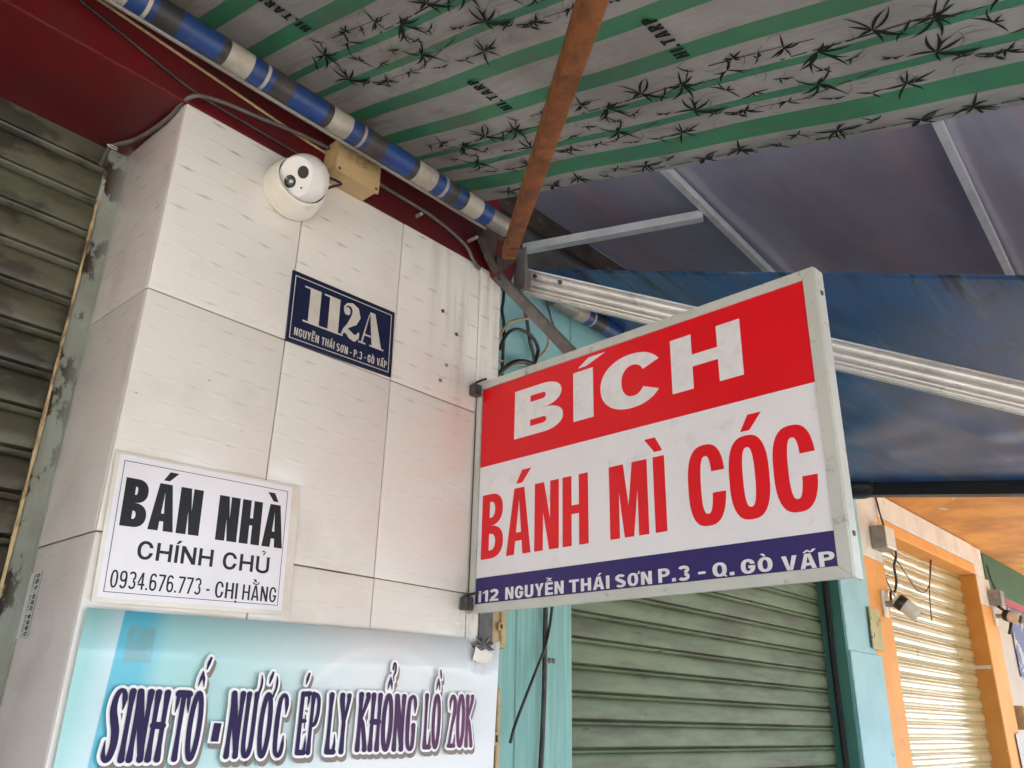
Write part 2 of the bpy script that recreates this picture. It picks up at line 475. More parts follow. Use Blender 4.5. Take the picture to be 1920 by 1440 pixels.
def part(name, bm, mt, parent=None, smooth=0, recalc=True):
    """bm is in world coordinates; it becomes one mesh object under parent"""
    if parent is not None:
        bmesh.ops.translate(bm, vec=-ORG[parent], verts=bm.verts)
    if recalc:
        bmesh.ops.recalc_face_normals(bm, faces=bm.faces)
    me = bpy.data.meshes.new(name)
    bm.to_mesh(me)
    bm.free()
    return finish(me, name, mt, parent, smooth)


def BM():
    return bmesh.new()


def box(bm, x0, x1, y0, y1, z0, z1, bev=0.0, rot=None, seg=1):
    vs = [bm.verts.new((x, y, z)) for x in (x0, x1) for y in (y0, y1) for z in (z0, z1)]
    fs = [bm.faces.new([vs[i] for i in q]) for q in
          ((0, 1, 3, 2), (4, 6, 7, 5), (0, 4, 5, 1), (2, 3, 7, 6), (0, 2, 6, 4), (1, 5, 7, 3))]
    if bev:
        es = list({e for f in fs for e in f.edges})
        r = bmesh.ops.bevel(bm, geom=es, offset=bev, segments=seg, affect='EDGES', profile=0.6)
        vs = list({v for f in r['faces'] for v in f.verts} | {v for v in vs if v.is_valid})
    if rot is not None:
        c, mt = rot
        bmesh.ops.rotate(bm, cent=c, matrix=mt, verts=[v for v in vs if v.is_valid])
    return vs


def frame_of(d):
    d = d.normalized()
    up = Vector((0, 0, 1)) if abs(d.z) < 0.92 else Vector((1, 0, 0))
    a = d.cross(up).normalized()
    return a, a.cross(d).normalized()


def catmull(pts, n=6):
    pts = [Vector(p) for p in pts]
    if len(pts) < 3:
        return pts
    P = [pts[0] * 2 - pts[1]] + pts + [pts[-1] * 2 - pts[-2]]
    out = []
    for i in range(1, len(P) - 2):
        a, b, c, d = P[i - 1:i + 3]
        for k in range(n):
            t = k / n
            out.append(0.5 * ((2 * b) + (c - a) * t + (2 * a - 5 * b + 4 * c - d) * t * t + (3 * b - a - 3 * c + d) * t ** 3))
    out.append(pts[-1])
    return out


def tube(bm, pts, r, seg=8, smooth=True, caps=True):
    pts = catmull(pts) if smooth else [Vector(p) for p in pts]
    rings = []
    a = None
    for i, p in enumerate(pts):
        d = (pts[min(i + 1, len(pts) - 1)] - pts[max(i - 1, 0)])
        if a is None:
            a, b = frame_of(d)
        else:
            d.normalize()
            a = (a - d * a.dot(d)).normalized()
            b = a.cross(d).normalized()
        rr = r(i / (len(pts) - 1)) if callable(r) else r
        rings.append([bm.verts.new(p + (a * math.cos(t) + b * math.sin(t)) * rr)
                      for t in [2 * math.pi * k / seg for k in range(seg)]])
    for q, w in zip(rings, rings[1:]):
        for k in range(seg):
            bm.faces.new((q[k], q[(k + 1) % seg], w[(k + 1) % seg], w[k]))
    if caps:
        bm.faces.new(rings[0][::-1])
        bm.faces.new(rings[-1])


def lathe(bm, c, axis, prof, seg=32, closed=False):
    """prof: list of (radius, distance along axis)"""
    axis = Vector(axis).normalized()
    a, b = frame_of(axis)
    c = Vector(c)
    rings = []
    for r, h in prof:
        if r < 1e-5:
            rings.append([bm.verts.new(c + axis * h)])
        else:
            rings.append([bm.verts.new(c + axis * h + (a * math.cos(t) + b * math.sin(t)) * r)
                          for t in [2 * math.pi * k / seg for k in range(seg)]])
    for q, w in zip(rings, rings[1:]):
        for k in range(seg):
            k2 = (k + 1) % seg
            if len(q) == 1 and len(w) == 1:
                continue
            if len(q) == 1:
                bm.faces.new((q[0], w[k2], w[k]))
            elif len(w) == 1:
                bm.faces.new((q[k], q[k2], w[0]))
            else:
                bm.faces.new((q[k], q[k2], w[k2], w[k]))


def sweep(bm, prof, p0, p1, a, b, caps=True):
    """straight extrusion of a closed 2D profile (in axes a, b) from p0 to p1"""
    p0, p1, a, b = Vector(p0), Vector(p1), Vector(a), Vector(b)
    r0 = [bm.verts.new(p0 + a * x + b * y) for x, y in prof]
    r1 = [bm.verts.new(p1 + a * x + b * y) for x, y in prof]
    n = len(prof)
    for k in range(n):
        bm.faces.new((r0[k], r0[(k + 1) % n], r1[(k + 1) % n], r1[k]))
    if caps:
        bm.faces.new(r0[::-1])
        bm.faces.new(r1)


# ------------------------------------------------------------------ lettering: every glyph is a set of simple polygons, cap height 1
def arc(cx, cy, rx, ry, a0, a1, n=18, e=2.4):
    out = []
    for i in range(n + 1):
        t = R(a0 + (a1 - a0) * i / n)
        c, s = math.cos(t), math.sin(t)
        out.append((cx + rx * math.copysign(abs(c) ** (2 / e), c), cy + ry * math.copysign(abs(s) ** (2 / e), s)))
    return out


def strip(o, i):
    return [[o[k], o[k + 1], i[k + 1], i[k]] for k in range(len(o) - 1)]


def rc(x0, x1, y0, y1):
    return [(x0, y0), (x1, y0), (x1, y1), (x0, y1)]


def stroke(pts, w):
    if not isinstance(w, (list, tuple)):
        w = [w] * len(pts)
    L_, R_ = [], []
    for i, p in enumerate(pts):
        q0, q1 = pts[max(i - 1, 0)], pts[min(i + 1, len(pts) - 1)]
        dx, dy = q1[0] - q0[0], q1[1] - q0[1]
        l = math.hypot(dx, dy) or 1
        nx, ny = -dy / l, dx / l
        L_.append((p[0] + nx * w[i] / 2, p[1] + ny * w[i] / 2))
        R_.append((p[0] - nx * w[i] / 2, p[1] - ny * w[i] / 2))
    return strip(L_, R_)


def bowl(x0, W, y0, y1, s, t, e=2.3, rx=None):
    ry = (y1 - y0) / 2
    rx = rx or min((W - x0) * 0.92, ry * 1.25)
    rx = max(rx, s * 1.12)
    cx, cy = W - rx, (y0 + y1) / 2
    o = [(x0, y1)] + arc(cx, cy, rx, ry, 90, -90, 16, e) + [(x0, y0)]
    i = [(x0, y1 - t)] + arc(cx, cy, rx - s, ry - t, 90, -90, 16, e) + [(x0, y0 + t)]
    return strip(o, i)


def glyph(ch, W, s, t, e=2.5):
    if ch == 'I':
        return s, [rc(0, s, 0, 1)]
    if ch == '1':
        return W * 0.62, [rc(W * 0.62 - s, W * 0.62, 0, 1), [(0, 0.70), (W * 0.62 - s, 0.80), (W * 0.62 - s, 0.98), (0, 0.83)]]
    if ch in '.':
        return s, [rc(0, s, 0, s)]
    if ch == '-':
        return W * 0.6, [rc(0, W * 0.6, 0.34, 0.34 + t)]
    if ch == 'H':
        return W, [rc(0, s, 0, 1), rc(W - s, W, 0, 1), rc(s, W - s, 0.5 - t * 0.45, 0.5 + t * 0.55)]
    if ch == 'L':
        return W * 0.9, [rc(0, s, 0, 1), rc(s, W * 0.9, 0, t)]
    if ch == 'T':
        return W, [rc(0, W, 1 - t, 1), rc(W / 2 - s / 2, W / 2 + s / 2, 0, 1 - t)]
    if ch == 'E':
        w = W * 0.88
        return w, [rc(0, s, 0, 1), rc(s, w, 0, t), rc(s, w, 1 - t, 1), rc(s, w * 0.95, 0.5 - t / 2, 0.5 + t / 2)]
    if ch == 'N':
        d = s * 1.08
        k = max(0.12, 1 - (1 - 0.0) * (W - s - 0) / max(W - d + s * 0.9, 0.01) * 0.80)
        return W, [[(0, 0), (0, 1), (d, 1), (W - s, k), (W - s, 1), (W, 1), (W, 0), (W - d, 0), (s, 1 - k), (s, 0)]]
    if ch == 'M':
        W = W * 1.38
        h = W / 2
        return W, [[(0, 0), (0, 1), (s * 1.35, 1), (h, 0.42), (W - s * 1.35, 1), (W, 1), (W, 0), (W - s * 0.9, 0),
                    (W - s * 0.9, 0.62), (h + s * 0.42, 0), (h - s * 0.42, 0), (s * 0.9, 0.62), (s * 0.9, 0)]]
    if ch == 'A':
        W = W * 1.06
        h, a = W / 2, s * 0.62
        yc = 0.82
        li = lambda y: s * 0.98 + (h - s * 0.98) * y / yc
        return W, [[(0, 0), (h - a, 1), (h, 1), (h, yc), (s * 0.98, 0)], [(W, 0), (W - s * 0.98, 0), (h, yc), (h, 1), (h + a, 1)],
                   [(li(0.20), 0.20), (W - li(0.20), 0.20), (W - li(0.20 + t), 0.20 + t), (li(0.20 + t), 0.20 + t)]]
    if ch == 'V':
        W = W * 1.04
        h, a = W / 2, s * 0.60
        return W, [[(0, 1), (s, 1), (h, 0.22), (W - s, 1), (W, 1), (h + a, 0), (h - a, 0)]]
    if ch == 'Y':
        h = W / 2
        return W, [[(0, 1), (s * 1.05, 1), (h, 0.60), (W - s * 1.05, 1), (W, 1), (h + s / 2, 0.38), (h + s / 2, 0), (h - s / 2, 0), (h - s / 2, 0.38)]]
    if ch == 'K':
        return W, [rc(0, s, 0, 1), [(s, 0.42), (W - s * 1.1, 1), (W, 1), (s * 1.5, 0.5), (W, 0), (W - s * 1.1, 0), (s, 0.34)]]
    if ch == 'P':
        return W, [rc(0, s, 0, 1)] + bowl(s, W, 0.40, 1, s, t)
    if ch == 'R':
        return W, [rc(0, s, 0, 1)] + bowl(s, W, 0.44, 1, s, t) + [[(s, 0.44), (W * 0.72, 0.44), (W, 0), (W - s, 0), (s, 0.36)]]
    if ch == 'B':
        return W, [rc(0, s, 0, 1)] + bowl(s, W * 0.96, 0.5, 1, s, t) + bowl(s, W, 0, 0.4995, s, t)
    if ch == 'D':
        return W, [rc(0, s, 0, 1)] + bowl(s, W, 0, 1, s, t)
    if ch in 'O0Q':
        o = arc(W / 2, 0.5, W / 2, 0.515, 0, 360, 36, e)
        i = arc(W / 2, 0.5, W / 2 - s, 0.515 - t, 0, 360, 36, e)
        g = strip(o, i)
        if ch == 'Q':
            g.append([(W * 0.55, 0.22), (W * 0.70, 0.30), (W * 1.02, -0.02), (W * 0.90, -0.10)])
        return W, g
    if ch in 'CG':
        def cut(ry, y):
            return math.degrees(math.asin(min(1.0, (abs(y - 0.5) / ry) ** (e / 2))))
        yt, yb = 0.655, (0.385 if ch == 'C' else 0.36)
        o = arc(W / 2, 0.5, W / 2, 0.515, cut(0.515, yt), 360 - cut(0.515, yb), 34, e)
        i = arc(W / 2, 0.5, W / 2 - s, 0.515 - t, cut(0.515 - t, yt), 360 - cut(0.515 - t, yb), 34, e)
        g = strip(o, i)
        if ch == 'G':
            g += [rc(W - s, W, 0.359, 0.3602), rc(W * 0.52, W, 0.3604, 0.3604 + t)]
        return W, g
    if ch == 'U':
        o = [(0, 1)] + arc(W / 2, 0.30, W / 2, 0.315, 180, 360, 20, e) + [(W, 1)]
        i = [(s, 1)] + arc(W / 2, 0.30, W / 2 - s, 0.315 - t, 180, 360, 20, e) + [(W - s, 1)]
        return W, strip(o, i)
    if ch == 'S':
        p = arc(W / 2, 0.745, W / 2 - s * 0.5, 0.25 - t * 0.4, 22, 215, 16, 2.2)
        q = arc(W / 2, 0.262, W / 2 - s * 0.5, 0.26 - t * 0.4, 35, -158, 16, 2.2)
        pts = p + q
        n = len(pts)
        w = [min(s, t) * 1.0 + (max(s, t) * 1.1 - min(s, t)) * math.exp(-((i / (n - 1) - 0.5) / 0.2) ** 2) for i in range(n)]
        return W, stroke(pts, w)
    if ch == '3':
        p = arc(W / 2, 0.75, W / 2 - s * 0.5, 0.25 - t * 0.4, 158, -80, 16, 2.2)
        q = arc(W / 2, 0.262, W / 2 - s * 0.5, 0.262 - t * 0.4, 80, -158, 16, 2.2)
        return W, stroke(p, (s + t) / 2) + stroke(q, (s + t) / 2)
    if ch == '2':
        p = arc(W / 2, 0.72, W / 2 - s * 0.5, 0.28 - t * 0.4, 165, -20, 14, 2.2)
        return W, stroke(p + [(W * 0.66, 0.44), (s * 0.62, t * 1.02)], s) + [rc(0, W, 0, t)]
    if ch == '7':
        return W, [rc(0, W, 1 - t, 1), [(W * 0.20, 0), (W * 0.20 + s * 1.05, 0), (W, 1 - t), (W - s * 1.1, 1 - t)]]
    if ch == '4':
        return W, [rc(W * 0.82 - s, W * 0.82, 0, 1), [(0, 0.24), (W * 0.82 - s, 0.24), (W * 0.82 - s, 0.24 + t), (s * 0.85, 0.24 + t)],
                   [(0, 0.24 + t), (s * 0.85, 0.24 + t), (W * 0.82 - s, 0.74), (W * 0.82 - s, 1)], rc(W * 0.82, W, 0.24, 0.24 + t)]
    if ch in '69':
        o = arc(W / 2, 0.31, W / 2, 0.32, 0, 360, 30, 2.3)
        i = arc(W / 2, 0.31, W / 2 - s, 0.32 - t, 0, 360, 30, 2.3)
        g = strip(o, i)
        g += strip([(0, 0.33)] + arc(W / 2, 0.66, W / 2, 0.355, 180, 30, 14, 2.3),
                   [(s, 0.33)] + arc(W / 2, 0.66, W / 2 - s, 0.355 - t, 180, 30, 14, 2.3))
        if ch == '9':
            g = [[(W - x, 1 - y) for x, y in f] for f in g]
        return W, g
    if ch == '8':
        return W, strip(arc(W / 2, 0.27, W / 2, 0.28, 0, 360, 28), arc(W / 2, 0.27, W / 2 - s, 0.28 - t, 0, 360, 28)) + \
            strip(arc(W / 2, 0.77, W * 0.46, 0.24, 0, 360, 28), arc(W / 2, 0.77, W * 0.46 - s, 0.24 - t, 0, 360, 28))
    if ch == '5':
        q = arc(W / 2, 0.31, W / 2 - s * 0.5, 0.31 - t * 0.5, 130, -158, 18, 2.2)
        return W, [rc(W * 0.08, W * 0.95, 1 - t, 1), rc(W * 0.08, W * 0.08 + s, 0.52, 1 - t)] + stroke(q, (s + t) / 2)
    return W * 0.5, []


def marks(c, w, s, t):
    """diacritics over (or under) a letter of width w"""
    g = []
    h = w / 2
    up = 1.07
    circ = '\u0302' in c
    for d in c:
        sh = 0.0
        y = up
        if '\u0306' in c and d in '\u0301\u0300':
            y = up + 0.14
        if circ and d in '\u0301\u0300\u0303\u0309':
            y = up + (0.02 if d in '\u0301\u0300' else 0.15)
            sh = {'\u0301': 0.26, '\u0300': -0.26}.get(d, 0.0) * max(w, 0.5)
        if d == '\u0301':
            g.append([(h - 0.07 + sh, y), (h + 0.06 + sh, y), (h + 0.24 + sh, y + 0.20), (h + 0.05 + sh, y + 0.20)])
        elif d == '\u0300':
            g.append([(h + 0.07 + sh, y), (h - 0.06 + sh, y), (h - 0.22 + sh, y + 0.20), (h - 0.04 + sh, y + 0.20)])
        elif d == '\u0302':
            g += [[(h - 0.24, y), (h - 0.10, y), (h, y + 0.09), (h, y + 0.19), (h - 0.03, y + 0.19)],
                  [(h + 0.24, y), (h + 0.03, y + 0.19), (h, y + 0.19), (h, y + 0.09), (h + 0.10, y)]]
        elif d == '\u0303':
            g += stroke([(h - 0.22 + i * 0.044, y + 0.09 + 0.035 * math.sin(i / 10 * 2 * math.pi)) for i in range(11)], 0.08)
        elif d == '\u0309':
            g += stroke([(h - 0.10, y + 0.20), (h - 0.03, y + 0.26), (h + 0.06, y + 0.24), (h + 0.09, y + 0.16), (h + 0.02, y + 0.09), (h, y + 0.01)], 0.075)
        elif d == '\u0306':
            g += stroke([(h - 0.20, y + 0.16), (h - 0.15, y + 0.05), (h, y + 0.0), (h + 0.15, y + 0.05), (h + 0.20, y + 0.16)], 0.08)
        elif d == '\u031b':
            g += stroke([(w - 0.06, 0.90), (w + 0.05, 0.93), (w + 0.08, 1.02), (w + 0.03, 1.12)], [0.10, 0.10, 0.09, 0.06])
        elif d == '\u0323':
            g.append(rc(h - s * 0.5, h + s * 0.5, -0.10 - s, -0.10))
    return g


def layout(txt, W, s, t, gap, space, e=2.5, marks_fn=marks, glyph_fn=None):
    """returns (polygons, total width) in cap-height units"""
    x = 0
    out = []
    gf = glyph_fn or (lambda ch: glyph(ch, W, s, t, e))
    for cch in txt:
        if cch == ' ':
            x += space
            continue
        dec = unicodedata.normalize('NFD', cch)
        w, g = gf(dec[0])
        g = list(g) + marks_fn(dec[1:], w, s, t)
        for f in g:
            out.append([(px + x, py) for px, py in f])
        x += w + gap
        if '\u031b' in dec:
            x += 0.06
    return out, x - gap


def put(bm, polys, o, u, v, h, width=None, natural=None, lift=0.0006, layer=False, clip=None):
    """lays glyph polygons on the plane at o spanned by unit axes u (reading) and v (up)"""
    o, u, v = Vector(o), Vector(u), Vector(v)
    n = u.cross(v).normalized()
    sx = h if width is None else width / natural
    for i, f in enumerate(polys):
        vs = []
        for x, y in f:
            if clip:
                y = min(max(y, clip[0]), clip[1])
            vs.append(bm.verts.new(o + u * (x * sx) + v * (y * h) + n * (lift + (i * 1.2e-5 if layer else 0))))
        if len(f) <= 4:
            try:
                bm.faces.new(vs)
            except ValueError:
                pass
        else:
            for tri in tessellate_polygon([[Vector((x, y, 0)) for x, y in f]]):
                try:
                    bm.faces.new([vs[k] for k in tri])
                except ValueError:
                    pass


def line_text(name, txt, o, u, v, h, width, mt, parent, style, lift=0.0006, clip=None):
    W, s, t, gap, sp = style[:5]
    e = style[5] if len(style) > 5 else 2.5
    polys, nat = layout(txt, W, s, t, gap, sp, e)
    bm = BM()
    put(bm, polys, o, u, v, h, width, nat, lift, clip=clip)
    return part(name, bm, mt, parent, recalc=False)


X_, Y_, Z_ = Vector((1, 0, 0)), Vector((0, 1, 0)), Vector((0, 0, 1))
YN = Vector((0, -1, 0))

# ------------------------------------------------------------------ ground
bm = BM()
box(bm, -60, 90, -60, -2.6, -0.30, -0.12)
tag(part('street', bm, 'asphalt'), kind='structure')
bm = BM()
box(bm, -60, 90, -2.42, 30, -0.30, 0.0)
tag(part('pavement', bm, 'paving'), kind='structure')
bm = BM()
for i in range(40):
    box(bm, -20 + i * 1.0, -20 + i * 1.0 + 0.985, -2.6, -2.424, -0.30, 0.004, 0.01)
tag(part('kerb', bm, 'kerb'), kind='structure')

# ------------------------------------------------------------------ unseen upper storeys of the row, added to keep the sun off the facade
for nm, x0, x1, mt_, lb in (('added_storey', -4.0, 1.30, 'cream_wall', 'unseen cream storey added to block the sun above the red beam and pillar'),
                            ('added_storey', 1.32, 3.92, 'cyan_wall', 'unseen cyan storey added to block the sun above the green roller shutter'),
                            ('added_storey', 3.93, 9.5, 'cream_wall', 'unseen cream storey added to block the sun above the orange shop front')):
    t = thing(nm, ((x0 + x1) / 2, 1.6, 3.1), lb, 'building', 'unseen upper storeys added to block the sun')
    bm = BM()
    box(bm, x0, x1, 1.565, 6.0, 3.06, 5.5)
    box(bm, x0, x1, 1.47, 1.5645, 3.06, 5.5)
    part('wall', bm, mt_, t)
    for k in range(max(1, int((x1 - x0) / 1.4))):
        xc = x0 + (k + 0.5) * (x1 - x0) / max(1, int((x1 - x0) / 1.4))
        bm = BM()
        box(bm, xc - 0.42, xc + 0.42, 1.44, 1.468, 3.7, 4.9, 0.004)
        w_ = part('window', bm, 'paint_white', t)
        bm = BM()
        box(bm, xc - 0.37, xc + 0.37, 1.434, 1.4385, 3.75, 4.85)
        part('pane', bm, 'lens_black', w_)

# ------------------------------------------------------------------ tiled pillar
PX0, PX1, PY = 0.472, 1.300, 1.25
pil = thing('tiled_pillar', (0.886, 1.36, 0), 'cream tiled shop pillar carrying the notice, number plate and banner', 'pillar')
bm = BM()
box(bm, PX0 + 0.004, PX1 - 0.002, PY + 0.004, 1.475, 0, 2.6165)
part('grout_core', bm, 'grout', pil)
cols = [(PX0, 0.7315), (0.7335, 0.9825), (0.9845, 1.2265), (1.2285, PX1)]
rows = []
ztop = 2.616
for zb in (2.2405, 1.8415, 1.4425, 1.0435, 0.6445, 0.2455, 0.001):
    rows.append((zb + 0.0012, ztop))
    ztop = zb - 0.0012
rnd = random.Random(4)
for (z0, z1) in rows:
    for (x0, x1) in cols:
        bm = BM()
        jz = rnd.uniform(-0.0007, 0.0007)
        ce = Vector(((x0 + x1) / 2, PY, (z0 + z1) / 2))
        box(bm, x0, x1, PY + jz * 0.6, PY + 0.006, z0 + jz * 0.5, z1 + jz * 0.5, 0.0016, seg=2,
            rot=(ce, Matrix.Rotation(R(rnd.uniform(-0.14, 0.14)), 3, 'X') @ Matrix.Rotation(R(rnd.uniform(-0.14, 0.14)), 3, 'Z')))
        part('tile', bm, 'tile_front', pil, smooth=60)
    for (y0, y1) in ((PY + 0.0065, 1.472),):
        bm = BM()
        jz = rnd.uniform(-0.0006, 0.0006)
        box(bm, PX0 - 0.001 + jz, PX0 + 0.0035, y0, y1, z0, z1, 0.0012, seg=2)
        part('tile', bm, 'tile_side_shaded', pil, smooth=60)
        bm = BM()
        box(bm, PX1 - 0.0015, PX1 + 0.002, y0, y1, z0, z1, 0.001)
        part('tile', bm, 'tile_side_shaded', pil, smooth=60)
for k, (sx, sz) in enumerate(((1.113, 2.450), (1.159, 2.409), (1.133, 2.324), (1.118, 2.283))):
    s_ = bm = BM()
    lathe(bm, (sx, PY - 0.0002, sz), (0, -1, 0), [(0.0042, 0), (0.0042, 0.002), (0.0025, 0.003), (0.0022, 0.0015), (0, 0.001)], 12)
    o = part('wall_plug', bm, 'screw' if k < 2 else 'grey_plastic', pil, smooth=40)

# ------------------------------------------------------------------ red beam
bt = thing('red_beam', (-0.6, 1.4, 2.617), 'dark red painted lintel beam above the pillar and the left shutter', 'beam')
bm = BM()
box(bm, -3.2, 1.292, 1.2525, 1.52, 2.6175, 3.05, 0.004, seg=2)
part('beam', bm, 'red_paint', bt)
# plaster lip and old nail stubs on the beam
for (x, z, ln) in ((1.02, 2.655, 0.022), (1.185, 2.668, 0.035)):
    bm = BM()
    tube(bm, [(x, 1.254, z), (x - 0.004, 1.254 - ln, z - 0.004)], 0.0042, 8, False)
    o = part('nail', bm, 'rusty_rail', bt, smooth=40)

# ------------------------------------------------------------------ roller shutters
PITCH = 0.0717
FLAT = [(0.000, 0.0090), (0.0032, -0.0040), (0.0062, -0.0055), (0.0088, 0.0040), (0.0120, 0.0130), (0.0152, 0.0080), (0.0172, 0.0000), (0.023, -0.0018),
        (0.034, -0.0030), (0.048, -0.0034), (0.060, -0.0018), (0.0670, 0.0010), (0.0690, 0.0060), (0.0710, 0.0115), (0.0750, 0.0130), (0.0765, 0.0100)]
SLAT = [(0.000, 0.0035), (0.0035, -0.0035), (0.0085, -0.0040), (0.0115, 0.0020), (0.0145, 0.0045), (0.0175, 0.000),
        (0.026, -0.0055), (0.037, -0.0085), (0.048, -0.0080), (0.058, -0.0045), (0.0655, 0.0010), (0.0700, 0.0055), (0.0735, 0.0060), (0.0760, 0.0050)]


def shutter(name, x0, x1, y, z0, z1, phase, mt_, label, group, prof=None):
    prof = prof or SLAT
    t = thing(name, ((x0 + x1) / 2, y, z0), label, 'roller shutter', group)
    me = None
    zb = z0 + (phase - z0) % PITCH - PITCH
    k = 0
    rd = random.Random(int(x0 * 100))
    while zb < z1:
        if me is None:
            bm = BM()
            n = 8
            for xi in range(n):
                xa, xb = x0 + (x1 - x0) * xi / n, x0 + (x1 - x0) * (xi + 1) / n
                fa = [bm.verts.new((xa - (x0 + x1) / 2, q[1], q[0])) for q in prof]
                fb = [bm.verts.new((xb - (x0 + x1) / 2, q[1], q[0])) for q in prof]
                for i in range(len(prof) - 1):
                    bm.faces.new((fa[i], fb[i], fb[i + 1], fa[i + 1]))
            bmesh.ops.remove_doubles(bm, verts=bm.verts, dist=1e-5)
            bmesh.ops.recalc_face_normals(bm, faces=bm.faces)
            r = bmesh.ops.solidify(bm, geom=bm.faces[:], thickness=0.0012)
            me = bpy.data.meshes.new('slat')
            bm.to_mesh(me)
            bm.free()
            me.materials.append(M[mt_])
            me.polygons.foreach_set('use_smooth', [True] * len(me.polygons))
            me.set_sharp_from_angle(angle=R(55))
        o = bpy.data.objects.new('slat', me)
        COL.objects.link(o)
        o.parent = t
        o.location = (rd.uniform(-0.0015, 0.0015), rd.uniform(-0.0012, 0.0012), zb - z0)
        o.rotation_euler = (R(rd.uniform(-1.2, 1.2)), 0, 0)
        zb += PITCH
        k += 1
    bm = BM()
    box(bm, x0 - 0.02, x1 + 0.02, y + 0.05, y + 0.09, z0, z1)  # added dark sheet, stops sky light leaking between the slats
    part('light_block', bm, 'dark_gap', t)
    return t


GS = 'roller shutters along the row'
ls = shutter('roller_shutter', -2.2, 0.452, 1.497, 0.0, 2.616, 2.4905, 'old_slat', 'old dark green roller shutter with peeling paint under the red beam', GS, FLAT)
ms_ = shutter('roller_shutter', 1.72, 3.60, 1.497, 0.0, 2.95, 1.9535, 'green_slat', 'dusty sage green roller shutter below the red and white sign', GS, FLAT)
osh = shutter('roller_shutter', 4.16, 5.82, 1.503, 0.0, 2.60, 2.502, 'yellow_slat', 'shiny pale yellow roller shutter in the orange shop front', GS)
bm = BM()
tube(bm, [(4.17, 1.47, 2.582), (5.80, 1.47, 2.582)], 0.022, 16, False)
part('top_tube', bm, 'rail_alu', osh, smooth=40)
# rusty left guide rail: a folded channel beside the pillar
gr = thing('shutter_guide', (0.46, 1.49, 0), 'rusty grey green guide channel between old shutter and tiled pillar', 'guide rail')
bm = BM()
n = 60
rd = random.Random(2)
prof = [(0.4705, 1.472), (0.4705, 1.486), (0.462, 1.487), (0.440, 1.4855), (0.4375, 1.488), (0.4375, 1.510), (0.476, 1.512), (0.476, 1.472)]
rings = []
for i in range(n + 1):
    z = 2.612 * i / n
    jx = 0.0
    rings.append([bm.verts.new((p[0] + (rd.uniform(-0.001, 0.001) if 2 < k < 6 else 0), p[1] - 0.004, z)) for k, p in enumerate(prof)])
for a_, b_ in zip(rings, rings[1:]):
    for k in range(len(prof)):
        bm.faces.new((a_[k], a_[(k + 1) % len(prof)], b_[(k + 1) % len(prof)], b_[k]))
bm.faces.new(rings[0][::-1])
bm.faces.new(rings[-1])
part('channel', bm, 'rusty_rail', gr, smooth=30)
bm = BM()
rd = random.Random(7)
rings = []
for i in range(90):
    z = 2.49 * i / 89
    w = 0.0035 + rd.uniform(-0.0013, 0.0016)
    rings.append([bm.verts.new(q) for q in ((0.4345 - w * 0.5, 1.479, z), (0.4345 + w * 0.6, 1.4765, z), (0.4365, 1.4815, z), (0.4345 - w * 0.4, 1.482, z))])
for a_, b_ in zip(rings, rings[1:]):
    for k in range(4):
        bm.faces.new((a_[k], a_[(k + 1) % 4], b_[(k + 1) % 4], b_[k]))
bm.faces.new(rings[0][::-1])
bm.faces.new(rings[-1])
part('rusted_lip', bm, 'rust_edge', gr)
bm = BM()
tube(bm, [(3.578, 1.455, 0), (3.576, 1.452, 1.2), (3.579, 1.456, 1.8), (3.573, 1.452, 2.1), (3.577, 1.455, 2.9)], 0.013, 8)
tag(part('shutter_guide', bm, 'dark_gap', None), 'black worn rubber guide along right edge of sage green shutter', 'guide rail')

# ------------------------------------------------------------------ cyan neighbour
cw = thing('cyan_shop_front', (1.55, 1.45, 0), 'turquoise painted board front with shutter opening behind the sign', 'shop front')
bm = BM()
box(bm, 1.305, 1.548, 1.402, 1.56, 0, 2.10, 0.002)
part('board', bm, 'cyan_paint', cw)
bm = BM()
box(bm, 1.549, 1.764, 1.400, 1.56, 0, 2.10, 0.003)
part('board', bm, 'cyan_paint', cw)
bm = BM()
box(bm, 1.305, 1.7645, 1.402, 1.56, 2.102, 2.80, 0.002)
part('wall_panel', bm, 'cyan_wall', cw)
bm = BM()
box(bm, 1.305, 3.90, 1.415, 1.56, 2.802, 3.05, 0.002)
part('raw_wall', bm, 'dark_grey_wall', cw)
bm = BM()
box(bm, 1.7665, 3.585, 1.401, 1.46, 2.45, 2.80, 0.002)
part('lintel', bm, 'cyan_wall', cw)
bm = BM()
box(bm, 3.587, 3.60, 1.4005, 1.56, 0, 2.80, 0.001)
part('reveal', bm, 'cyan_reveal_shaded', cw)
bm = BM()
box(bm, 3.602, 3.915, 1.396, 1.56, 0, 2.70, 0.003)
part('jamb', bm, 'light_cyan', cw)
bm = BM()
box(bm, 3.600, 3.952, 1.388, 1.3955, 0, 1.905, 0.003)
part('lower_jamb', bm, 'light_cyan', cw)
for (x, z) in ((1.672, 1.742), (1.688, 1.742)):
    bm = BM()
    lathe(bm, (x, 1.400, z), (0, -1, 0), [(0.007, 0), (0.007, 0.001), (0.003, 0.0025), (0, 0.002)], 12)
    part('screw', bm, 'screw', cw, smooth=40)

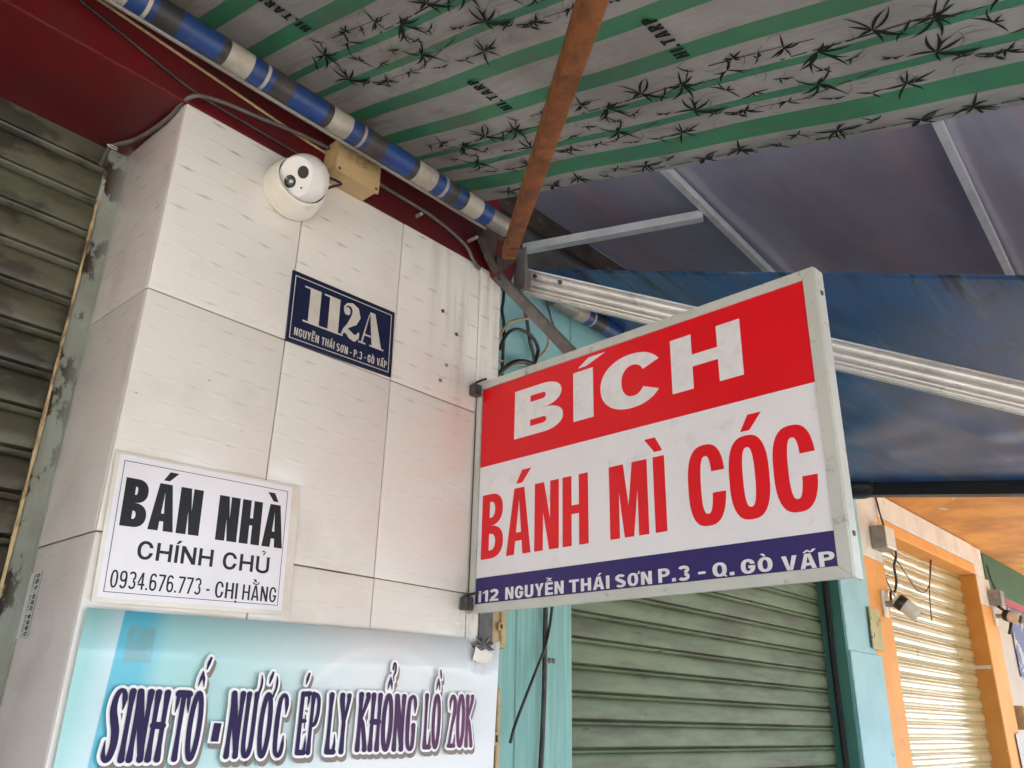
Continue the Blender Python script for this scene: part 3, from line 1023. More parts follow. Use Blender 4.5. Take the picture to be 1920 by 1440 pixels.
# ------------------------------------------------------------------ orange shop front
ow = thing('orange_shop_front', (5.0, 1.45, 0), 'orange shop front with cream lintel and yellow shutter', 'shop front')
bm = BM()
box(bm, 3.918, 4.185, 1.400, 1.60, 0, 2.345, 0.003)
part('pier', bm, 'orange_wall', ow)
bm = BM()
box(bm, 3.918, 4.185, 1.401, 1.60, 2.347, 2.695, 0.003)
part('pier_head', bm, 'cream_wall', ow)
bm = BM()
box(bm, 4.187, 5.81, 1.402, 1.60, 2.515, 2.575, 0.003)
part('lintel', bm, 'orange_wall', ow)
bm = BM()
box(bm, 4.187, 5.81, 1.396, 1.60, 2.577, 2.70, 0.004)
part('lintel_band', bm, 'cream_wall', ow)
bm = BM()
box(bm, 5.812, 5.818, 1.404, 1.60, 0, 2.513, 0.001)
part('reveal', bm, 'orange_reveal_shaded', ow)
bm = BM()
box(bm, 5.82, 6.12, 1.400, 1.60, 0, 2.335, 0.003)
part('pier', bm, 'orange_wall', ow)
bm = BM()
box(bm, 5.812, 6.02, 1.401, 1.60, 2.515, 2.70, 0.003)
part('pier_head', bm, 'cream_wall', ow)
bm = BM()
box(bm, 5.82, 6.10, 1.4005, 1.60, 2.337, 2.513, 0.003)
part('pier_patch', bm, 'cream_wall', ow)
bm = BM()
box(bm, 3.6, 9.5, -0.4, 1.60, 2.705, 2.85, 0.004)
part('ceiling', bm, 'orange_ceiling', ow)
bm = BM()
box(bm, 3.850, 3.972, 1.380, 1.387, 1.925, 2.105, 0.002, rot=((3.91, 1.38, 2.0), Matrix.Rotation(R(3), 3, 'Y')))
part('bare_patch', bm, 'old_patch', ow)
for (x0, x1, z0, z1) in ((5.813, 5.9, 1.60, 1.615), ):
    bm = BM()
    box(bm, 5.8105, 5.8115, 1.41, 1.50, 1.955, 1.975)
    part('paint_scrape', bm, 'cream_wall', ow)

gp = thing('side_panel', (7.0, 1.45, 0), 'dark green board above a beige door panel right of the orange front', 'wall')
bm = BM()
box(bm, 6.14, 9.5, 1.42, 1.60, 2.45, 2.70, 0.003)
part('board', bm, 'green_panel', gp)
bm = BM()
box(bm, 6.19, 6.70, 1.44, 1.60, 0, 2.44, 0.004)
part('door_panel', bm, 'beige_panel', gp)
bm = BM()
box(bm, 6.121, 6.185, 1.47, 1.60, 0, 2.44)
part('gap', bm, 'dark_gap', gp)
bm = BM()
box(bm, 6.72, 9.5, 1.44, 1.60, 0, 2.44, 0.004)
part('door_panel', bm, 'beige_panel', gp)
bm = BM()
box(bm, 6.60, 7.4, 1.430, 1.434, 1.95, 2.40)
tag(part('wall_poster', bm, 'poster_blue'), 'blue and white poster on the beige panel at right edge', 'poster')
bm = BM()
box(bm, 6.55, 7.4, 1.424, 1.428, 2.405, 2.455)
tag(part('pennant_strip', bm, 'poster_red'), 'crimson strip hanging above the blue poster', 'banner')
bm = BM()
box(bm, 6.00, 6.12, 1.390, 1.392, 1.30, 1.60, rot=((6.06, 1.39, 1.6), Matrix.Rotation(R(-3), 3, 'Y')))
tag(part('paper_notice', bm, 'notice_text'), 'long white printed paper on the far orange pier', 'notice')

# ------------------------------------------------------------------ green bamboo awning
AX1, AY1 = 1.176, 1.15
tarp_z = lambda x, y: 2.735 + 0.293 * (y - 1.15) + 0.0030 * math.sin(9 * x + 3 * y) + 0.0012 * math.sin(31 * x - 5 * y) * math.exp(-((y - 1.1) / 0.35) ** 2) + 0.0018 * math.sin(17 * y - 6 * x)
aw = thing('striped_awning', (0.0, 1.15, 2.70), 'green and grey striped bamboo print awning overhead on a blue wrapped roller', 'awning')
edges = [1.176, 1.124, 1.075, 1.031, 1.014, 0.967, 0.951, 0.893, 0.859, 0.798, 0.764]
kinds = ['g', 'G', 'g', 'G', 'g', 'G', 'g', 'G', 'g', 'G']
SX, SY, PYY = 0.327, 0.172, 0.364
base = [(0.764, 0.698 + 0.004, 'g'), (0.698 + 0.004, 0.686, 'G'), (0.686, 0.640, 'g'), (0.640, 0.624, 'G'), (0.624, 0.566, 'g'),
        (0.566, 0.532, 'G'), (0.532, 0.471, 'g'), (0.471, 0.437, 'G')]
bands = [(edges[i], edges[i + 1], kinds[i]) for i in range(10)]
for k in range(8):
    for a_, b_, q in base:
        bands.append((a_ - SX * k, b_ - SX * k, q))
bm = BM()
ny = 48
ys = [1.2515 - i * (1.2515 + 0.75) / ny for i in range(ny + 1)]
for a_, b_, q in bands:
    va = [bm.verts.new((a_, y, tarp_z(a_, y))) for y in ys]
    vb = [bm.verts.new((b_, y, tarp_z(b_, y))) for y in ys]
    for i in range(ny):
        f = bm.faces.new((va[i], va[i + 1], vb[i + 1], vb[i]))
        f.material_index = 1 if q == 'G' else 0
        f.smooth = True
bmesh.ops.remove_doubles(bm, verts=bm.verts, dist=1e-5)
top = bmesh.ops.extrude_face_region(bm, geom=bm.faces[:])
bmesh.ops.translate(bm, vec=(0, 0, 0.0012), verts=[v for v in top['geom'] if isinstance(v, bmesh.types.BMVert)])
part('fabric', bm, ['tarp_grey', 'tarp_green'], aw)

def leaf(bm, x, y, ang, ln, wd, curve, lift):
    pts = []
    n = 7
    for i in range(n + 1):
        s_ = i / n
        a_ = ang + curve * s_
        pts.append((x + math.cos(a_) * ln * s_, y + math.sin(a_) * ln * s_, wd * math.sin(math.pi * min(1, s_ ** 0.75)) * 0.5 + 0.0002))
    L_, R_ = [], []
    for i, p in enumerate(pts):
        q0, q1 = pts[max(i - 1, 0)], pts[min(i + 1, n)]
        dx, dy = q1[0] - q0[0], q1[1] - q0[1]
        l = math.hypot(dx, dy) or 1
        for lst, sg in ((L_, 1), (R_, -1)):
            px, py = min(1.1755, p[0] - sg * dy / l * p[2]), p[1] + sg * dx / l * p[2]
            lst.append(bm.verts.new((px, py, tarp_z(px, py) - lift)))
    for i in range(n):
        bm.faces.new((L_[i], L_[i + 1], R_[i + 1], R_[i]))


def bar2(bm, x0, y0, x1, y1, w, lift):
    dx, dy = x1 - x0, y1 - y0
    l = math.hypot(dx, dy)
    nx, ny_ = -dy / l * w / 2, dx / l * w / 2
    bm.faces.new([bm.verts.new((x, y, tarp_z(x, y) - lift)) for x, y in
                  ((x0 + nx, y0 + ny_), (x1 + nx, y1 + ny_), (x1 - nx, y1 - ny_), (x0 - nx, y0 - ny_))])


CL = [(.949, .307, 1.25), (.935, .228, 1.1), (.944, .157, 1.3), (1.012, .173, 1.35), (1.02, .336, 1.15), (1.064, .228, 1.1),
      (1.051, .115, 0.8), (1.068, .276, 0.6), (.987, .377, 0.45), (.986, .100, 0.7), (.918, .418, 0.7), (1.046, .465, 0.8),
      (.918, .130, 0.5), (.98, .27, 0.4), (1.045, .395, 0.55), (.925, .345, 0.75), (.955, .195, 0.6), (.99, .315, 0.55), (1.035, .15, 0.5), (1.005, .43, 0.6),
      (.94, .44, 0.8), (.93, .385, 0.5), (1.06, .33, 0.5), (1.0, .225, 0.5)]
CE = [(1.147, .358, 1.0), (1.161, .239, .95), (1.167, .462, .6), (1.155, .168, 1.0), (1.138, .300, .55), (1.14, .42, .6)]
ink, pale = BM(), BM()
lift = [0.0003]


def cluster(cx, cy, sz, seed):
    rd = random.Random(seed)
    n = 9 if sz > 0.9 else (6 if sz > 0.6 else 4)
    a0 = rd.uniform(0, 6.28)
    for i in range(n):
        lift[0] += 1.1e-6
        # most leaves droop towards the street (-Y), a few stand up
        a_ = -math.pi / 2 + rd.choice((-1, 1)) * rd.uniform(0.05, 1.25) if i % 3 else math.pi / 2 + rd.uniform(-1.3, 1.3)
        leaf(ink, cx, cy, a_, sz * rd.uniform(0.015, 0.044), sz ** 0.5 * rd.uniform(0.0026, 0.0042), rd.uniform(-0.6, 0.6), lift[0])


def cell(dx, dy, lst, sd):
    for i, (x, y, s_) in enumerate(lst):
        if -0.7 < y + dy < 1.12:
            cluster(x + dx, y + dy, s_, sd * 50 + i)


def stem(x, y0, y1, w, sd, slope=0.0):
    rd = random.Random(sd)
    y = y0
    while y < y1:
        l = rd.uniform(0.02, 0.05)
        lift[0] += 1.1e-6
        bar2(ink, x + slope * (y - y0), y, x + slope * (y + l - y0), min(y + l, y1), w * rd.uniform(0.7, 1.2), lift[0])
        y += l + rd.uniform(0.003, 0.010)


for kx in range(0, 6):
    for ky in range(-4, 5):
        dx, dy = -SX * kx, SY * kx + PYY * ky
        cell(dx, dy, CL, 1)
        if kx == 0:
            cell(0, dy, CE, 2)
            if dy + 0.45 < 1.1:
                stem(1.160, 0.10 + dy, 0.40 + dy, 0.0022, 9 + ky, 0.012)
                stem(1.150, 0.33 + dy, 0.46 + dy, 0.0013, 19 + ky, -0.03)
        if -0.7 < 0.3 + dy < 1.2:
            y1 = min(0.47 + dy, 1.12)
            for (sx_, ya, yb, w_, sl) in ((0.938, 0.14, 0.36, 0.0024, 0.04), (0.922, 0.30, 0.47, 0.0016, -0.02), (1.018, 0.25, 0.37, 0.0013, 0.22),
                                          (1.047, 0.36, 0.50, 0.0011, -0.04), (0.951, 0.10, 0.20, 0.0014, 0.0)):
                if ya + dy < 1.10:
                    stem(sx_ + dx, ya + dy, min(yb + dy, 1.12), w_, int(ya * 100), sl)
            rd = random.Random(77)
            for q in range(34):
                xx, yy = dx + rd.uniform(0.90, 1.07), dy + rd.uniform(0.1, 0.46)
                aa = rd.uniform(-2.0, -1.1) if q % 3 else rd.uniform(0, 6.3)
                if yy < 1.1:
                    lift[0] += 1.1e-6
                    leaf(pale, xx, yy, aa, rd.uniform(0.01, 0.04), 0.0006, rd.uniform(-1.2, 1.2), lift[0] - 0.00012)
part('bamboo_print', ink, 'tarp_ink', aw, recalc=False)
part('faint_print', pale, 'tarp_ink_pale', aw, recalc=False)
slope_v = Vector((0, 0.9596, 0.2812))
ci = 0
for kx in range(0, 4):
    for ky in range(-4, 5):
        yy = 0.470 + SY * kx + PYY * ky
        if not (-0.6 < yy < 1.09):
            continue
        polys, nat = layout('HI.TARP', 0.62, 0.26, 0.2, 0.20, 0.4)
        bm = BM()
        xr = 0.885 - SX * kx
        put(bm, polys, (xr, yy, tarp_z(xr - 0.04, yy) - 0.0012), (-1, 0, 0), slope_v, 0.024, 0.100, nat, 0.0007)
        part('lettering', bm, 'tarp_ink', aw, recalc=False)

# roller wrapped in a blue sheet with white and black bands
RZ, RY, RR = 2.670, 1.145, 0.0245


def band(parent, x0, x1, y, z, r, mt_):
    bm = BM()
    lathe(bm, (x0, y, z), (1, 0, 0), [(r, 0), (r, x1 - x0)], 32)
    part('band', bm, mt_, parent, smooth=60)


BAND_SEQ = [(0.0, 0.046, 'roll_white'), (0.046, 0.073, 'roll_blue'), (0.073, 0.0795, 'roll_white'), (0.0795, 0.090, 'roll_blue'), (0.090, 0.130, 'roll_black'),
            (0.130, 0.204, 'roll_blue'), (0.204, 0.2175, 'roll_black')]


tb = BM()
tube(tb, [(-2.4, RY, RZ), (1.205, RY, RZ)], RR - 0.0018, 28, False)
rp = part('roller_tube', tb, 'roll_pipe', aw, smooth=50)
for k in range(-13, 2):
    for a_, b_, mt_ in BAND_SEQ:
        band(rp, 0.4770 + k * 0.2175 + a_, 0.4770 + k * 0.2175 + b_, RY, RZ, RR, mt_)
for a_, b_, mt_ in ((0.912, 0.965, 'roll_white'), (0.965, 0.989, 'roll_blue'), (0.989, 0.997, 'roll_white'), (0.997, 1.004, 'roll_blue'), (1.004, 1.030, 'roll_black'), (1.030, 1.052, 'roll_blue'),
                    (1.052, 1.058, 'roll_black'), (1.058, 1.105, 'roll_white'), (1.105, 1.138, 'roll_blue')):
    band(rp, a_, b_, RY, RZ, RR, mt_)
# fabric running over the roller and the rolled seam
bm = BM()
box(bm, -2.3, 1.150, RY + 0.010, RY + 0.018, RZ - 0.0265, RZ - 0.0205, 0.002)
part('rolled_edge', bm, 'roll_pipe', aw)

# ------------------------------------------------------------------ bracket and arm at the pillar head
bk = thing('awning_bracket', (1.25, 1.25, 2.60), 'rusty dark steel bracket at the pillar head holding roller and orange arm', 'bracket')
bm = BM()
sweep(bm, [(1.181, 2.702), (1.187, 2.663), (1.217, 2.621), (1.245, 2.595), (1.263, 2.600), (1.247, 2.640), (1.247, 2.712)], (0, 1.219, 0), (0, 1.225, 0), X_, Z_)
part('side_plate', bm, 'bracket_metal', bk)
bm = BM()
sweep(bm, [(1.181, 2.702), (1.187, 2.663), (1.217, 2.621), (1.245, 2.595), (1.249, 2.598), (1.221, 2.624), (1.191, 2.666), (1.186, 2.704)], (0, 1.205, 0), (0, 1.2185, 0), X_, Z_)
part('plate_flange', bm, 'bracket_metal', bk)
bm = BM()
vs = [bm.verts.new(p) for p in ((1.244, 1.214, 2.640), (1.326, 1.216, 2.672), (1.264, 1.216, 2.602), (1.248, 1.214, 2.598),
                                (1.244, 1.2185, 2.640), (1.326, 1.2185, 2.672), (1.264, 1.2185, 2.602), (1.248, 1.2185, 2.598))]
for q in ((3, 2, 1, 0), (4, 5, 6, 7), (0, 1, 5, 4), (1, 2, 6, 5), (2, 3, 7, 6), (3, 0, 4, 7)):
    bm.faces.new([vs[k] for k in q])
part('gusset', bm, 'bracket_metal', bk)
bm = BM()
sweep(bm, [(1.262, 2.60), (1.306, 2.585), (1.330, 2.66), (1.322, 2.70), (1.25, 2.70), (1.25, 2.64)], (0, 1.226, 0), (0, 1.262, 0), X_, Z_)
part('end_block', bm, 'red_paint', bk)
bm = BM()
sweep(bm, [(1.326, 2.694), (1.331, 2.700), (1.336, 2.640), (1.349, 2.632), (1.347, 2.587), (1.326, 2.579)], (0, 1.195, 0), (0, 1.232, 0), X_, Z_)
part('clamp_plate', bm, 'steel_strip', bk)
bm = BM()
lathe(bm, (1.206, RY, RZ), (1, 0, 0), [(0.020, -0.002), (0.026, 0.0), (0.026, 0.008), (0.012, 0.012), (0.012, 0.03), (0, 0.03)], 20)
part('roller_bearing', bm, 'bracket_metal', bk, smooth=40)

ar = thing('support_bar', (1.20, 1.14, 2.60), 'square orange brown steel awning support slanting up overhead from the bracket', 'arm')
A0, A1 = Vector((1.206, 1.136, 2.602)), Vector((0.366, 0.195, 2.264))
d = (A1 - A0).normalized()
vw = A0.lerp(A1, 0.2) - Vector((0, 0, 1.6))
vw = -(vw - d * vw.dot(d)).normalized()
aa = (Matrix.Rotation(R(-20), 3, d) @ vw).normalized()
if aa.dot(right) < vw.dot(right):
    aa = (Matrix.Rotation(R(20), 3, d) @ vw).normalized()
bb = d.cross(aa).normalized()
w = 0.0142
sq = [(-w, -w), (w, -w), (w, w), (-w, w)]
sqb = []
for (x, y) in sq:
    for q in range(3):
        base_a = math.atan2(y, x)
        th = base_a + R(-45 + 45 * q)
        sqb.append((x * 0.84 + 0.0028 * math.cos(th), y * 0.84 + 0.0028 * math.sin(th)))
bm = BM()
N = 14
prev = None
rings = []
for i in range(N + 1):
    p = A0.lerp(A1, i / N)
    rings.append([bm.verts.new(p + aa * x + bb * y) for x, y in sqb])
for r0, r1 in zip(rings, rings[1:]):
    for k in range(12):
        bm.faces.new((r0[k], r0[(k + 1) % 12], r1[(k + 1) % 12], r1[k]))
bm.faces.new(rings[0][::-1])
bm.faces.new(rings[-1])
part('bar', bm, 'arm_paint', ar, smooth=30)
bm = BM()
sweep(bm, [(x * 1.12, y * 1.12) for x, y in sqb], A0 - d * 0.002, A0 + d * 0.006, aa, bb)
part('end_cap', bm, 'arm_paint', ar, smooth=30)

# ------------------------------------------------------------------ grey violet canopy with ribs
RIB1, RIB2 = 0.895, 0.312
cp_z = lambda x, y: 3.0 + 0.24 * (y - 1.3)
cn = thing('sheet_canopy', (2.6, 0.4, 2.8), 'greyish violet sheet canopy with pale metal ribs beyond the bamboo awning', 'canopy')
bm = BM()
nx, ny = 26, 240
cx0, cx1, cy0, cy1 = 0.95, 4.4, -0.85, 1.392
g = []
for j in range(ny + 1):
    y = cy0 + (cy1 - cy0) * j / ny
    g.append([bm.verts.new((cx0 + (cx1 - cx0) * i / nx, y, cp_z(0, y) + 0.0004 * math.sin(y * 2 * math.pi / 0.038) + 0.006 * math.sin((cx0 + (cx1 - cx0) * i / nx) * 2.6 + y * 2)))
              for i in range(nx + 1)])
for j in range(ny):
    for i in range(nx):
        bm.faces.new((g[j][i], g[j][i + 1], g[j + 1][i + 1], g[j + 1][i])).smooth = True
top = bmesh.ops.extrude_face_region(bm, geom=bm.faces[:])
bmesh.ops.translate(bm, vec=(0, 0, 0.003), verts=[v for v in top['geom'] if isinstance(v, bmesh.types.BMVert)])
part('sheet', bm, 'canopy_sheet', cn)
for xr_, yr_ in ((1.60, RIB1), (1.86, RIB2), (1.90, -0.28)):
    # ribs run along the row, a little skewed to the wall
    pa, pb = [Vector((x, yr_ + 0.0675 * (x - xr_), cp_z(0, yr_ + 0.0675 * (x - xr_)) - 0.022)) for x in (cx0 + 0.02, 4.3)]
    bm = BM()
    sweep(bm, [(-0.0085, -0.012), (0.0085, -0.012), (0.0085, 0.012), (-0.0085, 0.012)], pa, pb, Vector((-0.0674, 0.9977, 0)), Z_)
    part('rib', bm, 'rib_metal', cn)
bm = BM()
sweep(bm, [(-0.012, -0.012), (0.012, -0.012), (0.012, 0.012), (-0.012, 0.012)], (1.52, 1.375, 2.850), (1.722, 0.914, 2.866), Vector((0.915, 0.40, 0)), Z_)
part('cross_bar', bm, 'rib_metal', cn)
bm = BM()
box(bm, 1.00, 4.3, 1.375, 1.392, 2.94, 3.01)
part('wall_batten', bm, 'bracket_metal', cn)

# ------------------------------------------------------------------ neighbour's blue awning
ba = thing('blue_awning', (2.5, 1.3, 2.70), 'dark blue fabric awning behind the sign on a banded blue roller', 'awning')
bm = BM()
NX, NY = 110, 110


def blue_pt(s_, t_):
    x = 1.525 + (3.60 - 1.525) * s_
    y = 1.36 - t_ * 1.75
    zl = 2.757 + 0.383 * (y - 1.3)
    zr = 2.597 + 0.149 * (y - 1.3)
    k = s_
    z = zl * (1 - k) + zr * k
    z -= 0.045 * math.sin(math.pi * s_)
    z += 0.012 * math.sin(5 * s_ + 7 * t_ + 1.3) * math.sin(math.pi * s_) + 0.006 * math.sin(14 * t_ - 9 * s_) * s_ * (1 - s_) * 4
    z += 0.004 * math.sin(26 * t_ + 11 * s_ * s_ * 3) * math.sin(math.pi * s_)
    for c0, sl, am, wd in ((0.35, 0.9, 0.010, 0.035), (0.62, 1.4, 0.008, 0.025), (0.15, 0.5, 0.007, 0.03), (0.80, 0.7, 0.009, 0.04)):
        z -= am * math.exp(-((t_ - c0 - sl * (s_ - 0.4) * 0.5) / wd) ** 2) * math.sin(math.pi * s_)
    return (x, y, z)


g = [[bm.verts.new(blue_pt(i / NX, j / NY)) for i in range(NX + 1)] for j in range(NY + 1)]
for j in range(NY):
    for i in range(NX):
        bm.faces.new((g[j][i], g[j][i + 1], g[j + 1][i + 1], g[j + 1][i])).smooth = True
top = bmesh.ops.extrude_face_region(bm, geom=bm.faces[:])
bmesh.ops.translate(bm, vec=(0, 0, 0.0015), verts=[v for v in top['geom'] if isinstance(v, bmesh.types.BMVert)])
part('fabric', bm, 'blue_fabric', ba)
tb = BM()
tube(tb, [(1.58, 1.318, 2.700), (3.55, 1.318, 2.700)], 0.0235, 24, False)
rp = part('roller_tube', tb, 'roll_pipe', ba, smooth=50)
for k in range(0, 9):
    for a_, b_, mt_ in BAND_SEQ:
        band(rp, 1.675 + k * 0.2175 + a_, 1.675 + k * 0.2175 + b_, 1.318, 2.700, 0.0250, mt_)
# white aluminium side arm with ridges
r0, r1 = Vector((1.378, 1.262, 2.650)), Vector((2.02, -0.127, 2.038))
d = (r1 - r0).normalized()
hz = (Z_ - d * Z_.dot(d)).normalized()
sid = hz.cross(d).normalized()
if sid.dot(Vector((-1, -0.3, 0))) < 0:
    sid = -sid
def hump(c_, r_, d_, dep):
    return [(d_ + dep * math.sin(math.pi * k / 6), c_ + r_ * math.cos(math.pi * k / 6)) for k in range(7)]


prof = [(-0.012, 0.034), (0.002, 0.034), (0.006, 0.031), (0.006, 0.028), (0.000, 0.0265)] + hump(0.0165, 0.0085, 0.000, 0.010) + [(-0.004, 0.0065)] + hump(-0.003, 0.0080, -0.002, 0.009) + \
    [(-0.006, -0.0125), (-0.004, -0.0145)] + hump(-0.0185, 0.0035, -0.001, 0.005) + [(-0.003, -0.0235)] + hump(-0.0275, 0.0032, -0.001, 0.0045) + [(0.000, -0.034), (-0.012, -0.034)]
bm = BM()
sweep(bm, prof, r0, r1, sid, hz)
part('side_arm', bm, 'rail_alu', ba, smooth=25)
for k in (0.045, 0.115):
    bm = BM()
    lathe(bm, r0 + d * k + hz * 0.0125 + sid * 0.012, sid, [(0.0055, -0.002), (0.0055, 0.003), (0, 0.004)], 14)
    part('rivet', bm, 'screw', ba, smooth=40)
# black edge bar at the far side
b0, b1 = Vector((3.60, 1.33, 2.588)), Vector((3.60, -0.42, 2.327))
d = (b1 - b0).normalized()
bm = BM()
sweep(bm, [(-0.02, -0.040), (0.018, -0.044), (0.024, -0.036), (0.024, 0.028), (-0.02, 0.028), (-0.02, 0.006), (-0.026, 0.004), (-0.026, -0.008), (-0.02, -0.010)], b0, b1, X_, Z_)
part('edge_bar', bm, 'black_metal', ba)
bm = BM()
lathe(bm, b0 + Vector((0, 0.0, 0.0)), d, [(0.045, -0.02), (0.055, 0.0), (0.052, 0.09), (0.042, 0.13), (0.022, 0.14)], 18)
part('edge_joint', bm, 'black_metal', ba, smooth=40)

# ------------------------------------------------------------------ light box sign
SG0 = Vector((1.230, 1.25, 0))
sa = 0.0246
SU = Vector((-math.sin(sa), -math.cos(sa), 0))      # reading direction, out from the wall to the street
SN = SU.cross(Z_)                                    # faces the viewer


def sp(u, z, n=0.0):
    return SG0 + SU * u + Z_ * z + SN * n


def sbox(bm, u0, u1, z0, z1, n0, n1, bev=0.0):
    vs = [bm.verts.new(sp(u, z, n)) for u in (u0, u1) for n in (n0, n1) for z in (z0, z1)]
    fs = [bm.faces.new([vs[i] for i in q]) for q in ((0, 1, 3, 2), (4, 6, 7, 5), (0, 4, 5, 1), (2, 3, 7, 6), (0, 2, 6, 4), (1, 5, 7, 3))]
    if bev:
        bmesh.ops.bevel(bm, geom=list({e for f in fs for e in f.edges}), offset=bev, segments=2, affect='EDGES', profile=0.6)


sg = thing('light_box_sign', sp(0.4, 1.80), 'red and white light box sign reading BÍCH BÁNH MÌ CÓC', 'sign')
U0, U1, ZA, ZB = 0.0, 0.801, 1.801, 2.309
bm = BM()
sbox(bm, U0 + 0.006, U1 - 0.004, ZA + 0.004, ZB - 0.004, -0.034, -0.006)
part('case', bm, 'sign_frame', sg)
for nm, q in (('frame_bar', (U0, U1, ZB - 0.018, ZB)), ('frame_bar', (U0, U1, ZA, ZA + 0.018))):
    # mitred bars
    bm = BM()
    u0, u1, z0, z1 = q
    fw = 0.021
    topb = z0 > 2
    outer = z1 if topb else z0
    inner = z0 if topb else z1
    pts = [(u0, outer), (u1, outer), (u1 - fw, inner), (u0 + fw * 0.85, inner)]
    f0 = [bm.verts.new(sp(u, z, 0.0)) for u, z in pts]
    f1 = [bm.verts.new(sp(u, z, -0.0058)) for u, z in pts]
    for k in range(4):
        bm.faces.new((f0[k], f0[(k + 1) % 4], f1[(k + 1) % 4], f1[k]))
    bm.faces.new(f0)
    bm.faces.new(f1[::-1])
    bmesh.ops.bevel(bm, geom=bm.edges[:], offset=0.0011, segments=2, affect='EDGES')
    part(nm, bm, 'sign_frame', sg, smooth=50)
for right_ in (0, 1):
    bm = BM()
    fw = 0.021
    uo, ui = (U1, U1 - fw) if right_ else (U0, U0 + fw * 0.85)
    pts = [(uo, ZA + 0.0003), (uo, ZB - 0.0003), (ui, ZB - 0.0183), (ui, ZA + 0.0183)]
    f0 = [bm.verts.new(sp(u, z, 0.0)) for u, z in pts]
    f1 = [bm.verts.new(sp(u, z, -0.0058)) for u, z in pts]
    for k in range(4):
        bm.faces.new((f0[k], f0[(k + 1) % 4], f1[(k + 1) % 4], f1[k]))
    bm.faces.new(f0)
    bm.faces.new(f1[::-1])
    bmesh.ops.bevel(bm, geom=bm.edges[:], offset=0.0011, segments=2, affect='EDGES')
    part('frame_bar', bm, 'sign_frame', sg, smooth=50)
bm = BM()
sbox(bm, U1 - 0.0035, U1 + 0.0006, ZA, ZB, -0.034, -0.0062, 0.0008)
part('side_cover', bm, 'sign_frame', sg)
pu0, pu1 = 0.0195, 0.7795
for nm, z0, z1, mt_ in (('red_panel', 2.109, 2.2905, 'sign_red'), ('white_panel', 1.8715, 2.1085, 'sign_white'), ('navy_panel', 1.8195, 1.871, 'sign_navy')):
    bm = BM()
    sbox(bm, pu0, pu1, z0, z1, -0.0055, -0.0032)
    part(nm, bm, mt_, sg)
for z in (2.266, 1.867):
    bm = BM()
    lathe(bm, sp(U1 + 0.0006, z, -0.020), SU, [(0.0045, 0), (0.0045, 0.0012), (0.0028, 0.0022), (0.0, 0.0015)], 14)
    part('screw', bm, 'screw', sg, smooth=40)
LZ = -0.0032
wide = (0.92, 0.36, 0.22, 0.22, 0.5, 2.2)
for txt, u0, u1, z0, h in (('B', 0.120, 0.256, 2.152, 0.108), ('I', 0.283, 0.334, 2.154, 0.105), ('C', 0.352, 0.499, 2.152, 0.106), ('H', 0.516, 0.659, 2.154, 0.106)):
    Wn = (u1 - u0) / h
    st = 0.46 if txt != 'I' else Wn
    if txt == 'H':
        polys, nat = [rc(0, 0.42, 0, 1), rc(Wn - 0.44, Wn, 0, 1), rc(0.42, Wn - 0.44, 0.40, 0.62)], Wn
    elif txt == 'C':
        o_ = arc(Wn / 2, 0.5, Wn / 2, 0.52, 30, 327, 34, 2.15)
        i_ = arc(Wn / 2 + 0.04, 0.5, Wn / 2 - 0.44, 0.30, 30, 327, 34, 2.15)
        polys, nat = strip(o_, i_), Wn
    elif txt == 'I':
        polys, nat = [rc(0, Wn, 0, 1), [(0.12, 1.07), (0.32, 1.07), (0.80, 1.23), (0.38, 1.23)]], Wn
    else:
        polys, nat = [rc(0, 0.42, 0, 1)] + bowl(0.42, Wn * 0.97, 0.5, 1, 0.40, 0.185, 2.2, 0.50) + bowl(0.42, Wn, 0, 0.4995, 0.42, 0.185, 2.2, 0.52), Wn
    bm = BM()
    put(bm, polys, sp(u0, z0, LZ), SU, Z_, h, (u1 - u0), nat, 0.0003)
    part('letter', bm, 'sign_letter', sg, recalc=False)
cond = (0.455, 0.165, 0.135, 0.06, 0.3, 2.7)
for txt, u0, u1, wd in (('BÁNH', 0.031, 0.318, (0.47, 0.168, 0.125, 0.070, 0.3, 2.7)), ('MÌ', 0.368, 0.491, (0.47, 0.185, 0.13, 0.10, 0.3, 2.7)),
                        ('CÓC', 0.537, 0.766, (0.545, 0.19, 0.15, 0.055, 0.3, 2.7))):
    line_text('lettering', txt, sp(u0, 1.908, LZ), SU, Z_, 0.1365, u1 - u0, 'sign_red', sg, wd, 0.0003)
bold = (0.74, 0.24, 0.19, 0.13, 0.42, 2.3)
for txt, u0, u1, h in (('112', 0.021, 0.086, 0.0225), ('NGUYỄN', 0.105, 0.257, 0.0235), ('THÁI', 0.270, 0.364, 0.023), ('SƠN', 0.377, 0.455, 0.022), ('P.3', 0.468, 0.530, 0.0235),
                       ('-', 0.546, 0.560, 0.021), ('Q.', 0.573, 0.612, 0.022), ('GÒ', 0.624, 0.678, 0.022), ('VẤP', 0.693, 0.776, 0.022)):
    line_text('lettering', txt, sp(u0, 1.8222 if txt != 'VẤP' else 1.8200, LZ), SU, Z_, h, u1 - u0, 'sign_letter', sg, bold, 0.0003,
              clip=(-0.06, 1.6) if txt == 'Q.' else None)
